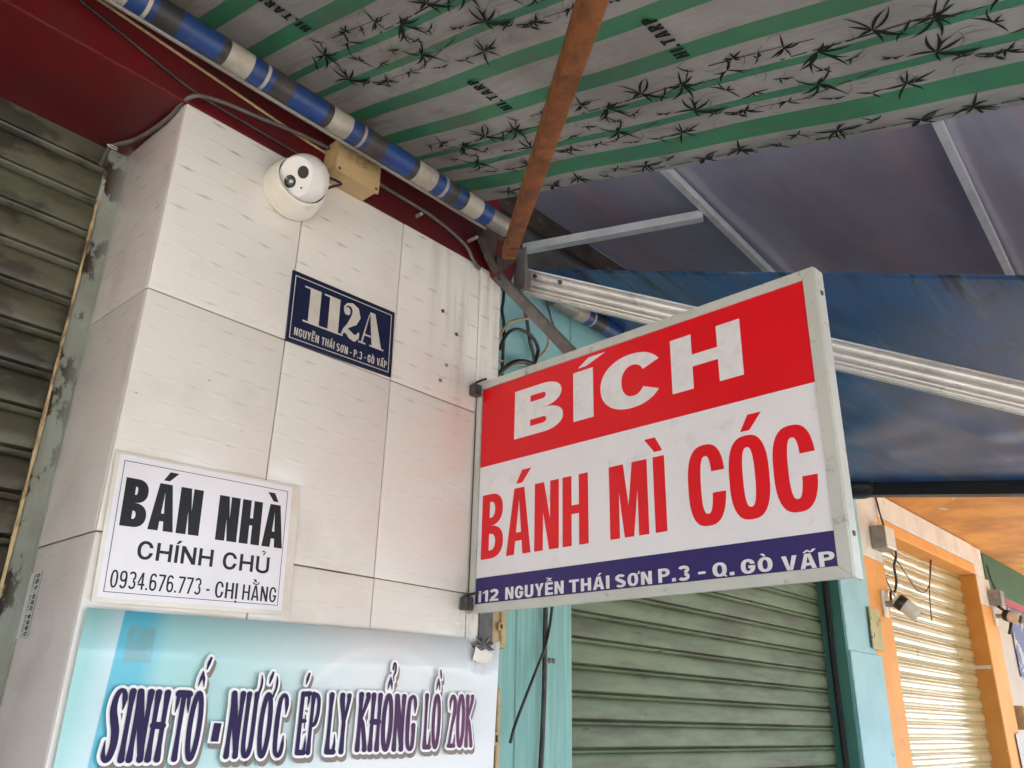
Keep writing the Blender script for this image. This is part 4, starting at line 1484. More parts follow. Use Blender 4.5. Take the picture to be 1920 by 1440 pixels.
# wall hooks that hold the box
for z in (2.290, 1.822):
    t = thing('sign_hook', (1.222, 1.235, z), 'small black hook fixing the ' + ('upper' if z > 2 else 'lower') + ' inner corner of the sign', 'hook', 'hooks holding the sign box')
    bm = BM()
    box(bm, 1.205, 1.228, 1.229, 1.2485, z - 0.016, z + 0.010, 0.002)
    part('lug', bm, 'tape_dark', t)
    bm = BM()
    tube(bm, [(1.215, 1.247, z + 0.012), (1.213, 1.225, z + 0.015), (1.215, 1.205, z + 0.016)], 0.0028, 8)
    part('bolt', bm, 'black_metal', t, smooth=40)
bm = BM()
box(bm, 1.2285, 1.2335, 1.2465, 1.2493, 1.83, 2.28)
tag(part('edge_seal', bm, 'tape_dark'), 'dark dirty seal strip where the sign meets the tiled pillar', 'seal')
# strut from pillar head to sign top
s0, s1 = Vector((1.268, 1.2425, 2.612)), Vector((1.256, 0.965, 2.285))
d = (s1 - s0).normalized()
hz = (Z_ - d * Z_.dot(d)).normalized()
sid = d.cross(hz)
st_ = thing('sign_strut', s0, 'grey steel angle strut from the pillar head down to the sign top', 'strut')
bm = BM()
sweep(bm, [(-0.002, -0.012), (0.002, -0.012), (0.002, 0.009), (0.016, 0.009), (0.016, 0.012), (-0.002, 0.012)], s0 - d * 0.004, s1, -sid, hz)
part('angle_bar', bm, 'steel_strip', st_)
bm = BM()
lathe(bm, s0 + d * 0.03 - sid * 0.0, -sid if (-sid).dot(Vector((-1, 0, 0))) > 0 else sid, [(0.004, 0.002), (0.004, 0.005), (0, 0.0055)], 10)
part('bolt', bm, 'screw', st_, smooth=40)

# ------------------------------------------------------------------ house number plate
hp = thing('house_number_plate', (0.858, 1.249, 2.237), 'navy enamel house number plate reading 112A on the tiled pillar', 'number plate')
rotp = ((0.858, 1.245, 2.31), Matrix.Rotation(R(-1.6), 3, 'Y'))
PU = Vector((math.cos(R(1.6)), 0, math.sin(R(1.6))))
PV = Vector((-math.sin(R(1.6)), 0, math.cos(R(1.6))))
PO = Vector((0.7300, 1.2455, 2.2395))


def pp(u, v, n=0.0):
    return PO + PU * u + PV * v + Vector((0, -n, 0))


def pbox(bm, u0, u1, v0, v1, n0, n1, bev=0.0, P=pp):
    vs = [bm.verts.new(P(u, v, n)) for u in (u0, u1) for n in (n0, n1) for v in (v0, v1)]
    fs = [bm.faces.new([vs[i] for i in q]) for q in ((0, 1, 3, 2), (4, 6, 7, 5), (0, 4, 5, 1), (2, 3, 7, 6), (0, 2, 6, 4), (1, 5, 7, 3))]
    if bev:
        bmesh.ops.bevel(bm, geom=list({e for f in fs for e in f.edges}), offset=bev, segments=2, affect='EDGES', profile=0.6)


bm = BM()
pbox(bm, 0, 0.250, -0.002, 0.1445, -0.004, 0.0, 0.0008)
part('plate', bm, 'plate_navy', hp)
bm = BM()
lw = 0.0016
for q in ((0.006, 0.242, 0.1355 - lw, 0.1355), (0.006, 0.242, 0.0060, 0.0060 + lw), (0.006, 0.006 + lw, 0.0060 + lw, 0.1355 - lw), (0.242 - lw, 0.242, 0.0060 + lw, 0.1355 - lw)):
    pbox(bm, *q, 0.0002, 0.0005)
part('border_line', bm, 'plate_letter', hp)
# numerals: heavy stems with hairline serifs
bm = BM()


def num1(x):
    return [rc(x + 0.16, x + 0.50, 0.045, 0.955), rc(x, x + 0.66, 0.0, 0.045), rc(x - 0.02, x + 0.50, 0.955, 1.0)]


polys = num1(0.02) + num1(0.64)
two = [(1.36, 0.66), (1.30, 0.74), (1.29, 0.86), (1.38, 0.965), (1.53, 0.985), (1.66, 0.90), (1.70, 0.72), (1.62, 0.54), (1.46, 0.36), (1.31, 0.19), (1.25, 0.03)]
polys2 = stroke(catm := two, [0.05, 0.05, 0.05, 0.06, 0.14, 0.24, 0.29, 0.26, 0.12, 0.06, 0.04])
ball = [[(1.39 + 0.105 * math.cos(t), 0.765 + 0.115 * math.sin(t)) for t in [2 * math.pi * k / 20 for k in range(20)]]]
foot = stroke([(1.25, 0.06), (1.33, 0.17), (1.44, 0.18), (1.56, 0.10), (1.68, 0.06), (1.78, 0.14), (1.82, 0.27)], [0.03, 0.11, 0.17, 0.21, 0.20, 0.13, 0.03])
aA = [[(2.16, 1.0), (2.34, 1.0), (2.62, 0.045), (2.28, 0.045)], [(2.12, 0.88), (2.17, 0.98), (1.97, 0.045), (1.91, 0.045)], rc(1.82, 2.07, 0.0, 0.045), rc(2.20, 2.70, 0.0, 0.045),
      [(2.01, 0.26), (2.24, 0.26), (2.225, 0.31), (2.025, 0.31)]]
put(bm, polys + polys2 + ball + foot + aA, pp(0.029, 0.0475), PU, PV, 0.0745, 0.0745 * 2.70 * 0.975, 2.70, 0.0003, layer=True)
part('numerals', bm, 'plate_letter', hp, recalc=False)
ps = (0.50, 0.165, 0.14, 0.115, 0.34, 2.6)
for txt, u0, u1 in (('NGUYỄN', 0.0155, 0.0705), ('THÁI', 0.0765, 0.1065), ('SƠN', 0.1115, 0.1385), ('-', 0.1435, 0.1475), ('P.3', 0.1530, 0.1735), ('-', 0.1790, 0.1830), ('GÒ', 0.1875, 0.2045), ('VẤP', 0.2110, 0.2365)):
    line_text('lettering', txt, pp(u0, 0.0145 + (0.0 if u0 < 0.1 else -0.0012)), PU, PV, 0.0158, u1 - u0, 'plate_letter', hp, ps, 0.0003)

# ------------------------------------------------------------------ for-sale notice
na = R(2.3)
NU, NV = Vector((math.cos(na), 0, math.sin(na))), Vector((-math.sin(na), 0, math.cos(na)))
NO = Vector((0.4888, 1.2455, 1.7495))


def npnt(u, v, n=0.0):
    return NO + NU * u + NV * v + Vector((0, -n, 0))


nz = thing('sale_notice', (0.64, 1.249, 1.75), 'white laminated paper notice reading BÁN NHÀ with a phone number', 'notice')
bm = BM()
pbox(bm, -0.006, 0.318, -0.007, 0.2135, 0.0, 0.0012, 0.0004, P=npnt)
part('laminate', bm, 'laminate', nz)
bm = BM()
pbox(bm, 0.0, 0.302, 0.0, 0.2095, 0.0013, 0.0017, P=npnt)
part('paper', bm, 'paper_white', nz)
bm = BM()
lw = 0.0009
for q in ((0.008, 0.2935, 0.201 - lw, 0.201), (0.008, 0.2935, 0.0075, 0.0075 + lw), (0.008, 0.008 + lw, 0.0075 + lw, 0.201 - lw), (0.2935 - lw, 0.2935, 0.0075 + lw, 0.201 - lw)):
    pbox(bm, *q, 0.0018, 0.0020, P=npnt)
part('border_line', bm, 'paper_ink', nz)
hv = (0.50, 0.215, 0.165, 0.06, 0.3, 2.7)
for txt, u0, u1, v0, h in (('BÁN', 0.0150, 0.1395, 0.1035, 0.0725), ('NHÀ', 0.1680, 0.2915, 0.1015, 0.0725)):
    line_text('lettering', txt, npnt(u0, v0, 0.0017), NU, NV, h, u1 - u0, 'paper_ink', nz, hv, 0.0002)
md = (0.80, 0.175, 0.165, 0.16, 0.5, 2.2)
for txt, u0, u1, v0, h in (('CHÍNH', 0.0475, 0.1690, 0.0585, 0.0268), ('CHỦ', 0.186, 0.2705, 0.0575, 0.0268)):
    line_text('lettering', txt, npnt(u0, v0, 0.0017), NU, NV, h, u1 - u0, 'paper_ink', nz, md, 0.0002)
sm = (0.48, 0.125, 0.115, 0.10, 0.35, 2.3)
for txt, u0, u1, v0, h in (('0934.676.773', 0.0150, 0.1545, 0.0145, 0.0248), ('-', 0.1635, 0.1695, 0.0130, 0.0248), ('CHỊ', 0.1785, 0.2175, 0.0125, 0.0248), ('HẰNG', 0.2265, 0.2890, 0.0125, 0.0240)):
    line_text('lettering', txt, npnt(u0, v0, 0.0017), NU, NV, h, u1 - u0, 'paper_ink', nz, sm, 0.0002)

# ------------------------------------------------------------------ blue banner with cartoon lettering
bn = thing('juice_banner', (0.9, 1.247, 1.3), 'glossy pale blue vinyl banner reading SINH TỐ - NƯỚC ÉP LY KHỔNG LỒ 20K', 'banner')
bm = BM()
top_pts = [(0.4815, 1.7345), (0.60, 1.7375), (0.80, 1.7440), (1.00, 1.7488), (1.2395, 1.7545), (1.2415, 1.7440), (1.247, 1.7420), (1.2500, 1.7360), (1.2600, 1.7390), (1.2660, 1.7330),
           (1.2750, 1.7400), (1.2920, 1.7370), (1.3000, 1.7460), (1.3110, 1.7440), (1.3170, 1.7530), (1.3230, 1.7510), (1.3330, 1.7560), (1.3320, 1.68), (1.3290, 1.60), (1.3260, 1.45), (1.3250, 1.20),
           (0.4820, 1.20)]


top_pts = [(x * 0.9920, 1.6 + (z - 1.6) * 0.9920 if z > 1.6 else z) for x, z in top_pts]


def by(x, z):
    return 1.2405 - 0.0045 * max(0, (x - 1.15) / 0.18) ** 2 - 0.0015 * math.sin(x * 14) * (1 if x > 0.55 else 0.3)


# triangulated sheet with a gentle wave
def grid_clip():
    xs = [0.4777 + i * (1.3223 - 0.4777) / 60 for i in range(61)]

    def topz(x):
        for (xa, za), (xb, zb) in zip(top_pts[:17], top_pts[1:17]):
            if xa <= x <= xb:
                return za + (zb - za) * (x - xa) / max(1e-6, xb - xa)
        return 1.7548
    xs = sorted(set([round(v, 5) for v in xs] + [p[0] for p in top_pts[:17]]))
    cols_ = []
    for x in xs:
        zt = topz(x)
        rr = []
        for k in range(9):
            z = zt + (1.20 - zt) * k / 8
            xe = x
            xe = x - 0.006 * min(1, max(0, (x - 1.24) / 0.08)) - 0.010 * max(0, (x - 1.29) / 0.033) * (zt - z) / 0.24
            rr.append(bm.verts.new((xe, by(x, z), z)))
        cols_.append(rr)
    for a_, b_ in zip(cols_, cols_[1:]):
        for k in range(8):
            bm.faces.new((a_[k], a_[k + 1], b_[k + 1], b_[k])).smooth = True


grid_clip()
top = bmesh.ops.extrude_face_region(bm, geom=bm.faces[:])
bmesh.ops.translate(bm, vec=(0, 0.0008, 0), verts=[v for v in top['geom'] if isinstance(v, bmesh.types.BMVert)])
part('sheet', bm, 'banner_print', bn)


def spl(p, n=5):
    return [(v.x, v.y) for v in catmull([(a_, b_, 0) for a_, b_ in p], n)]


def interp(w, m_):
    out = []
    for i in range(m_):
        t = i / (m_ - 1) * (len(w) - 1)
        k = min(int(t), len(w) - 2)
        out.append(w[k] + (w[k + 1] - w[k]) * (t - k))
    return out


def vstem(x, y0=0.05, y1=0.95, b=0.052, a=0.034):
    return ([(x, y0), (x, y0 + 0.09), (x, y0 + 0.2), (x, (y0 + y1) / 2), (x, y1 - 0.2), (x, y1 - 0.09), (x, y1)],
            [b * 1.7, b * 1.55, a * 1.9, a * 1.8, a * 1.9, b * 1.55, b * 1.7])


FUN = {
    'S': (0.20, [([(.165, .70), (.172, .84), (.15, .94), (.10, .945), (.065, .85), (.06, .70), (.09, .56), (.125, .42), (.135, .25), (.11, .09), (.07, .05), (.035, .12), (.03, .30)],
                  [.015, .07, .06, .06, .07, .085, .10, .10, .09, .08, .07, .055, .012])]),
    'I': (0.085, [vstem(.042)]),
    'N': (0.215, [vstem(.042), vstem(.172), ([(.045, .93), (.10, .55), (.165, .06)], [.09, .095, .05])]),
    'H': (0.20, [vstem(.042), vstem(.158), ([(.045, .50), (.155, .50)], [.10, .10])]),
    'T': (0.20, [([(.10, .05), (.10, .14), (.10, .4), (.10, .88)], [.09, .08, .062, .07]), ([(.03, .935), (.17, .935)], [.11, .11]),
                 ([(.028, .95), (.022, .80), (.012, .68)], [.06, .05, .012]), ([(.172, .95), (.178, .80), (.188, .68)], [.06, .05, .012])]),
    'O': (0.20, [([(.10 + .066 * math.sin(t), .5 + .455 * math.cos(t)) for t in [2 * math.pi * k / 24 for k in range(25)]], [.074] * 25)]),
    'U': (0.20, [([(.042, .95), (.042, .80), (.042, .35), (.055, .13), (.10, .05), (.145, .13), (.158, .35), (.158, .80), (.158, .95)],
                  [.085, .066, .066, .072, .08, .072, .066, .066, .085])]),
    'C': (0.195, [([(.165, .66), (.168, .80), (.15, .92), (.10, .95), (.055, .85), (.042, .5), (.055, .15), (.10, .05), (.145, .08), (.165, .20), (.168, .34)],
                   [.015, .065, .065, .06, .07, .08, .07, .065, .07, .06, .015])]),
    'G': (0.205, [([(.165, .66), (.168, .80), (.15, .92), (.10, .95), (.055, .85), (.042, .5), (.055, .15), (.10, .05), (.145, .10), (.155, .30), (.15, .46)],
                   [.015, .065, .065, .06, .07, .08, .07, .065, .07, .07, .085])]),
    'E': (0.185, [([(.045, .05), (.045, .5), (.045, .95)], [.075, .07, .075]), ([(.05, .94), (.165, .955)], [.09, .085]), ([(.16, .95), (.16, .84), (.15, .74)], [.05, .04, .01]),
                  ([(.05, .53), (.13, .53)], [.075, .06]), ([(.13, .62), (.13, .42)], [.02, .02]), ([(.05, .05), (.16, .05)], [.09, .09]), ([(.158, .05), (.168, .18), (.165, .30)], [.06, .04, .01])]),
    'P': (0.19, [vstem(.045), ([(.05, .925), (.11, .935), (.152, .85), (.155, .66), (.12, .50), (.06, .46)], [.09, .07, .066, .066, .07, .07])]),
    'L': (0.17, [vstem(.045), ([(.05, .05), (.15, .05)], [.09, .09]), ([(.145, .05), (.155, .18), (.15, .32)], [.06, .04, .01])]),
    'Y': (0.20, [([(.10, .05), (.10, .14), (.10, .3), (.10, .5)], [.09, .08, .066, .07]), ([(.045, .95), (.048, .84), (.10, .50)], [.09, .085, .06]), ([(.158, .95), (.155, .84), (.10, .50)], [.08, .06, .05])]),
    'K': (0.205, [vstem(.042), ([(.158, .95), (.155, .86), (.055, .52)], [.085, .075, .045]), ([(.055, .56), (.10, .46), (.158, .12), (.16, .05)], [.05, .07, .075, .085])]),
    '2': (0.185, [([(.035, .68), (.04, .84), (.09, .94), (.145, .86), (.145, .65), (.09, .38), (.045, .10)], [.015, .06, .07, .08, .08, .06, .06]), ([(.03, .05), (.155, .05)], [.08, .08]),
                  ([(.152, .05), (.162, .15), (.16, .26)], [.05, .035, .01])]),
    '-': (0.11, [([(.050, .28), (.060, .54)], [.085, .085])]),
}
FUN['0'] = FUN['O']


def fun_marks(dec, w):
    h = w / 2
    out = []
    cir = '\u0302' in dec
    horn = '\u031b' in dec
    for d_ in dec:
        if d_ == '\u0302':
            out += [([(h - .035, 1.05), (h - .012, 1.16), (h + .005, 1.27)], [.012, .04, .012]), ([(h + .045, 1.05), (h + .03, 1.16), (h + .007, 1.27)], [.012, .045, .012])]
        elif d_ == '\u0301':
            x, y = (h + .055, 1.30) if cir else ((h - .01, 1.12) if horn else (h - .01, 1.10))
            out.append(([(x, y), (x + .018, y + .09), (x + .04, y + .17)], [.02, .05, .035]))
        elif d_ == '\u0300':
            x, y = h + .05, 1.27
            out.append(([(x + .02, y), (x + .008, y + .08), (x - .004, y + .15)], [.03, .045, .03]))
        elif d_ == '\u0309':
            x, y = h + .05, 1.22
            out.append(([(x - .01, y + .18), (x + .005, y + .29), (x + .035, y + .27), (x + .035, y + .14), (x + .01, y + .06), (x + .02, y - .02)], [.03, .03, .035, .035, .025, .012]))
        elif d_ == '\u031b':
            out.append(([(w - .035, .92), (w + .005, 1.05), (w + .01, 1.16), (w - .002, 1.24)], [.035, .035, .035, .012]))
    return out


def fun_polys(txt, grow, gap=0.012, space=0.10):
    out = []
    x = 0.0
    for ch in txt:
        if ch == ' ':
            x += space
            continue
        dec = unicodedata.normalize('NFD', ch)
        w, strokes_ = FUN[dec[0]]
        for p, wd in list(strokes_) + fun_marks(dec[1:], w):
            q = spl(p) if len(p) > 2 else p
            ww = [v * 0.97 + grow for v in interp(wd, len(q))]
            if ch == '-':
                q = [(q[0][0], q[0][1] - grow * 0.30), (q[1][0], q[1][1] + grow * 0.30)]
                ww = [v - grow * 0.25 for v in ww]
            q = [(a_ + x, b_) for a_, b_ in q]
            out += stroke(q, ww)
            if ch == '-':
                continue
            for (cx_, cy_), r_ in ((q[0], ww[0] / 2), (q[-1], ww[-1] / 2)):
                out.append([(cx_ + r_ * math.cos(t), cy_ + r_ * math.sin(t)) for t in [2 * math.pi * k / 14 for k in range(14)]])
        x += w + gap
        if '\u031b' in dec:
            x += .03
    return out, x - gap


WORDS = (('SINH', 0.5385, 0.6255, 1.5325), ('TỐ', 0.6350, 0.6815, 1.5330), ('-', 0.6985, 0.7150, 1.5330), ('NƯỚC', 0.7240, 0.8290, 1.5355), ('ÉP', 0.8500, 0.8920, 1.5395),
         ('LY', 0.9080, 0.9555, 1.5400), ('KHỔNG', 0.9715, 1.1090, 1.5430), ('LỒ', 1.1270, 1.1700, 1.5465), ('20K', 1.1900, 1.2590, 1.5485))


WORDS = [(t_, a_ * 0.986, b_ * 0.986, 1.6 + (z_ - 1.6) * 0.986) for t_, a_, b_, z_ in WORDS]


def ban_text(nm, mt_, grow, dx, dz, lift_):
    bm = BM()
    for wi, (txt, x0, x1, z0) in enumerate(WORDS):
        polys, nat = fun_polys(txt, grow)
        h = 0.0985
        yy = by((x0 + x1) / 2, 1.58) - 0.0016
        put(bm, polys, (x0 + dx, yy, z0 + dz), X_, Z_, h, x1 - x0, nat, lift_, layer=True)
    # even spacing of the many layered pieces: normals must face the street
    return part(nm, bm, mt_, bn, recalc=False)


def flatten_layers(o, depth, base_y):
    me = o.data
    n = len(me.polygons)
    for i, p in enumerate(me.polygons):
        for v in p.vertices:
            me.vertices[v].co.y = base_y - ORG[o].y - depth * i / n


o = ban_text('letter_shadow', 'banner_shade', 0.080, 0.0048, -0.0075, 0)
flatten_layers(o, 0.0012, 1.2350)
o = ban_text('letter_outline', 'banner_white', 0.080, 0, 0, 0)
flatten_layers(o, 0.0012, 1.2335)
o = ban_text('lettering', 'banner_ink', 0.0, 0, 0, 0)
flatten_layers(o, 0.0012, 1.2320)
# tape at the torn corner
bm = BM()
vs = [bm.verts.new(p) for p in ((1.236, 1.2345, 1.712), (1.262, 1.2335, 1.706), (1.288, 1.2340, 1.710), (1.291, 1.2335, 1.728), (1.272, 1.2345, 1.735), (1.258, 1.2335, 1.730), (1.244, 1.2345, 1.738))]
bm.faces.new(vs)
r = bmesh.ops.extrude_face_region(bm, geom=bm.faces[:])
bmesh.ops.translate(bm, vec=(0, 0.0005, 0), verts=[v for v in r['geom'] if isinstance(v, bmesh.types.BMVert)])
part('corner_tape', bm, 'laminate', bn)
bm = BM()
rd = random.Random(3)
star = []
for k in range(18):
    a_ = 2 * math.pi * k / 18
    rr = (0.026 if k % 2 else 0.016) + rd.uniform(-0.004, 0.004)
    star.append((1.268 + rr * 1.2 * math.cos(a_), 1.742 + rr * 0.8 * math.sin(a_)))
vs = [bm.verts.new((x, 1.2362 - 0.001 * (i % 2), z)) for i, (x, z) in enumerate(star)]
c_ = bm.verts.new((1.268, 1.2335, 1.742))
for i in range(18):
    bm.faces.new((vs[i], vs[(i + 1) % 18], c_))
part('torn_tape', bm, 'tape_dark', bn)
bm = BM()
box(bm, 1.262, 1.3035, 1.2455, 1.2488, 1.745, 1.812, 0.001)
tag(part('tape_patch', bm, 'tape_dark'), 'black tape patch on the pillar corner under the sign', 'tape')

# ------------------------------------------------------------------ dome camera
dcx = Vector((0.679, 1.20, 2.522))
dc = thing('dome_camera', (0.679, 1.25, 2.522), 'white dome security camera with two dark eyes on top of the pillar', 'security camera')
bm = BM()
hb, hr = Vector((0.699, 1.2495, 2.542)), Vector((0.6915, 1.1900, 2.5475))
lathe(bm, hb, hr - hb, [(0.0, 0), (0.0590, 0), (0.0605, 0.002), (0.0605, 0.007), (0.0594, 0.0075), (0.0592, 0.020), (0.0578, 0.030), (0.0552, 0.040), (0.0522, 0.0475), (0.0505, 0.0502), (0.0492, 0.0505),
                        (0.0482, 0.0475), (0.0478, 0.030)], 56)
part('housing', bm, 'white_plastic', dc, smooth=50)
ec = Vector((0.6918, 1.1930, 2.5472))
er = 0.0468
vax = Vector((-0.76, -0.32, -0.40)).normalized()
bm = BM()
pr = [(er * math.sin(R(53 + k * 5)), er * math.cos(R(53 + k * 5))) for k in range(25)]
lathe(bm, ec, vax, [(0, pr[0][1]), (pr[0][0] - 0.0030, pr[0][1]), (pr[0][0] - 0.0026, pr[0][1] - 0.0012), (pr[0][0] - 0.0014, pr[0][1] - 0.0012), (pr[0][0] - 0.0010, pr[0][1])] + pr, 56)
eb = part('eyeball', bm, 'white_clean', dc, smooth=35)
rt = (right - vax * right.dot(vax)).normalized()
b_ = rt.cross(vax).normalized()
if b_.z < 0:
    b_ = -b_
fc = ec + vax * (pr[0][1])


def eye(nm, du, dv, prof_, mt_):
    bm = BM()
    lathe(bm, fc + rt * du + b_ * dv, vax, prof_, 28)
    return part(nm, bm, mt_, eb, smooth=40)


eye('infrared_window', 0.0155, 0.0070, [(0.0118, -0.001), (0.0118, 0.0007), (0, 0.0008)], 'lens_grain')
eye('lens_ring', -0.0130, -0.0085, [(0.0122, -0.001), (0.0122, 0.0011), (0.0080, 0.0009), (0.0080, 0.0004)], 'lens_black')
eye('lens', -0.0130, -0.0085, [(0.0080, 0.0), (0.0066, 0.0014), (0.0035, 0.0022), (0, 0.0025)], 'lens_glass')
eye('sensor', 0.0105, -0.0215, [(0.0021, -0.001), (0.0019, 0.0008), (0, 0.0008)], 'lens_black')
bm = BM()
tube(bm, [(0.735, 1.243, 2.545), (0.748, 1.225, 2.563), (0.762, 1.205, 2.573), (0.774, 1.198, 2.580), (0.780, 1.206, 2.592), (0.768, 1.225, 2.606), (0.760, 1.243, 2.612)], 0.0028, 8)
tag(part('camera_cable', bm, 'cable_black', smooth=40), 'short black cable from the dome camera to the beige box', 'cable')

# ------------------------------------------------------------------ junction box on the beam
jb = thing('junction_box', (0.81, 1.25, 2.60), 'yellowed plastic junction box on the red beam beside the dome camera', 'junction box')
bm = BM()
box(bm, 0.763, 0.866, 1.203, 1.2515, 2.612, 2.692, 0.003, seg=2)
part('body', bm, 'aged_plastic', jb, smooth=40)
bm = BM()
box(bm, 0.760, 0.869, 1.196, 1.2025, 2.609, 2.695, 0.002, seg=2)
ld = part('lid', bm, 'aged_plastic', jb, smooth=40)
for (x, z) in ((0.768, 2.617), (0.861, 2.617), (0.861, 2.687)):
    bm = BM()
    lathe(bm, (x, 1.196, z), (0, -1, 0), [(0.0034, -0.001), (0.0034, 0.0004), (0.002, 0.0006), (0.001, 0.0001), (0, 0)], 12)
    part('screw', bm, 'screw', ld, smooth=40)
bm = BM()
for k in range(5):
    for q in range(3):
        box(bm, 0.783 + q * 0.019, 0.799 + q * 0.019 - (k % 3) * 0.003, 1.1955, 1.1962, 2.668 - k * 0.0045, 2.6688 - k * 0.0045)
part('embossed_print', bm, 'cable_brown', ld)

# trunking boxes right of the banner
for i, (z0, z1, x0, x1) in enumerate(((1.742, 1.852, 1.316, 1.362), (1.50, 1.665, 1.316, 1.351), (1.40, 1.495, 1.316, 1.352))):
    t = thing('conduit_box', ((x0 + x1) / 2, 1.30, z0), ('old beige clip box beside the pillar just under the sign', 'worn beige clip box behind the right edge of the banner, upper of two', 'worn beige clip box at the lower right banner edge, lowest of the three')[i], 'conduit box', 'beige clip boxes beside the pillar')
    bm = BM()
    box(bm, x0, x1, 1.262, 1.33, z0, z1, 0.006, seg=3)
    part('body', bm, 'aged_plastic', t, smooth=40)
    bm = BM()
    box(bm, (x0 + x1) / 2 + 0.002, x1 - 0.004, 1.257, 1.2615, z0 + 0.008, z1 - 0.006, 0.002)
    part('cover', bm, 'aged_plastic', t)
    bm = BM()
    box(bm, (x0 + x1) / 2 - 0.010, (x0 + x1) / 2 + 0.006, 1.252, 1.2565, z0 + (z1 - z0) * 0.32, z0 + (z1 - z0) * 0.48, 0.001)
    cl = part('clip', bm, 'aged_plastic', t)
    bm = BM()
    box(bm, (x0 + x1) / 2 - 0.006, (x0 + x1) / 2 - 0.001, 1.2505, 1.2515, z0 + (z1 - z0) * 0.36, z0 + (z1 - z0) * 0.44)
    part('slot', bm, 'dark_gap', cl)

# phone sticker on the pillar side
ss = thing('phone_sticker', (0.4706, 1.42, 1.75), 'small faded phone number sticker on the shaded side of the pillar', 'sticker')
bm = BM()
box(bm, 0.4698, 0.4706, 1.424, 1.468, 1.70, 1.80)
part('label_paper', bm, 'sign_frame', ss)
for txt, v0, v1, yy in (('0868', 1.703, 1.735, 1.430), ('080', 1.741, 1.765, 1.430), ('595', 1.772, 1.797, 1.430)):
    line_text('lettering', txt, (0.4698, yy - 0.0035, v0), Z_, Vector((0, 1, 0)), 0.0125, v1 - v0, 'paper_ink', ss, (0.7, 0.24, 0.2, 0.25, 0.4), 0.0004)
    line_text('lettering', 'KHOAN', (0.4698, yy + 0.014, v0), Z_, Vector((0, 1, 0)), 0.008, v1 - v0, 'cable_grey', ss, (0.6, 0.15, 0.15, 0.2, 0.4), 0.0004)

# ------------------------------------------------------------------ cables


def cable(pts, r, mt_, label, name='cable', grp=None, seg=8):
    bm = BM()
    tube(bm, pts, r, seg)
    return tag(part(name, bm, mt_, smooth=60), label, 'cable', grp)


cable([(-0.2, 1.248, 2.742), (0.18, 1.249, 2.726), (0.45, 1.249, 2.704), (0.60, 1.249, 2.690), (0.70, 1.248, 2.680), (0.765, 1.247, 2.676)], 0.0030, 'cable_beige', 'thin beige cable running along the red beam into the beige box')
cable([(-0.2, 1.246, 2.728), (0.15, 1.246, 2.712), (0.30, 1.245, 2.684), (0.42, 1.245, 2.655), (0.50, 1.244, 2.640), (0.62, 1.244, 2.637), (0.77, 1.243, 2.632)], 0.0026, 'cable_black', 'thin black cable below the beige cable on the red beam')
cable([(0.424, 1.474, 2.560), (0.428, 1.470, 2.600), (0.436, 1.462, 2.6115), (0.452, 1.425, 2.612), (0.462, 1.37, 2.611), (0.466, 1.30, 2.610), (0.474, 1.244, 2.628), (0.52, 1.240, 2.648), (0.60, 1.240, 2.662),
       (0.70, 1.236, 2.676), (0.80, 1.235, 2.684)], 0.0042, 'cable_grey', 'thick grey cable looping over the pillar corner under the beam')
bm = BM()
tube(bm, [(0.432 + 0.009 * math.cos(t), 1.462, 2.606 + 0.0 + 0.009 * math.sin(t) * 0.2 - 0.003 * t / 6) for t in [k * math.pi / 5 for k in range(11)]], 0.0012, 6)
tag(part('wire_tie', bm, 'rail_alu', smooth=60), 'small curled wire tie where the grey cable leaves the shutter', 'wire')
cable([(0.85, 1.236, 2.668), (0.95, 1.238, 2.668), (1.04, 1.238, 2.666), (1.12, 1.240, 2.655), (1.17, 1.240, 2.638), (1.19, 1.240, 2.615), (1.215, 1.240, 2.600)], 0.0042, 'cable_grey', 'grey cable under the blue roller ending behind the bracket')
cable([(1.452, 1.385, 2.82), (1.449, 1.382, 2.67), (1.442, 1.380, 2.626), (1.452, 1.380, 2.574), (1.450, 1.380, 2.442), (1.455, 1.382, 2.25), (1.46, 1.385, 2.0)], 0.0042, 'cable_black', 'straight black cable on the cyan wall nearest the pillar')
cable([(1.505, 1.388, 2.80), (1.524, 1.384, 2.705), (1.542, 1.380, 2.637), (1.558, 1.380, 2.573), (1.579, 1.380, 2.508), (1.59, 1.382, 2.3), (1.59, 1.385, 2.1)], 0.0050, 'cable_grey', 'grey cable hanging down the cyan wall behind the strut')
cable([(1.60, 1.39, 2.80), (1.637, 1.388, 2.73), (1.658, 1.388, 2.686), (1.686, 1.388, 2.645), (1.713, 1.389, 2.610), (1.74, 1.39, 2.55)], 0.0030, 'cable_grey', 'short slanting wire on the cyan wall right of the strut')
cable([(1.425, 1.368, 2.50), (1.438, 1.366, 2.534), (1.458, 1.365, 2.562), (1.494, 1.364, 2.582), (1.544, 1.364, 2.582), (1.575, 1.366, 2.559), (1.573, 1.368, 2.526), (1.557, 1.370, 2.490), (1.54, 1.37, 2.46)], 0.0050, 'cable_black', 'coiled black cable loop behind the strut on the cyan wall')
cable([(1.42, 1.374, 2.52), (1.437, 1.373, 2.557), (1.467, 1.372, 2.596), (1.515, 1.370, 2.624), (1.565, 1.369, 2.639), (1.611, 1.370, 2.626), (1.626, 1.372, 2.598), (1.612, 1.374, 2.56), (1.562, 1.376, 2.514), (1.503, 1.378, 2.486), (1.43, 1.38, 2.475)], 0.0038, 'cable_beige',
      'large pale beige cable loop behind the strut on the cyan wall')
cable([(1.42, 1.372, 2.425), (1.441, 1.371, 2.446), (1.481, 1.370, 2.481), (1.524, 1.370, 2.499), (1.568, 1.371, 2.500), (1.60, 1.372, 2.485)], 0.0070, 'cable_black', 'thick black cable bundle just above the sign top')
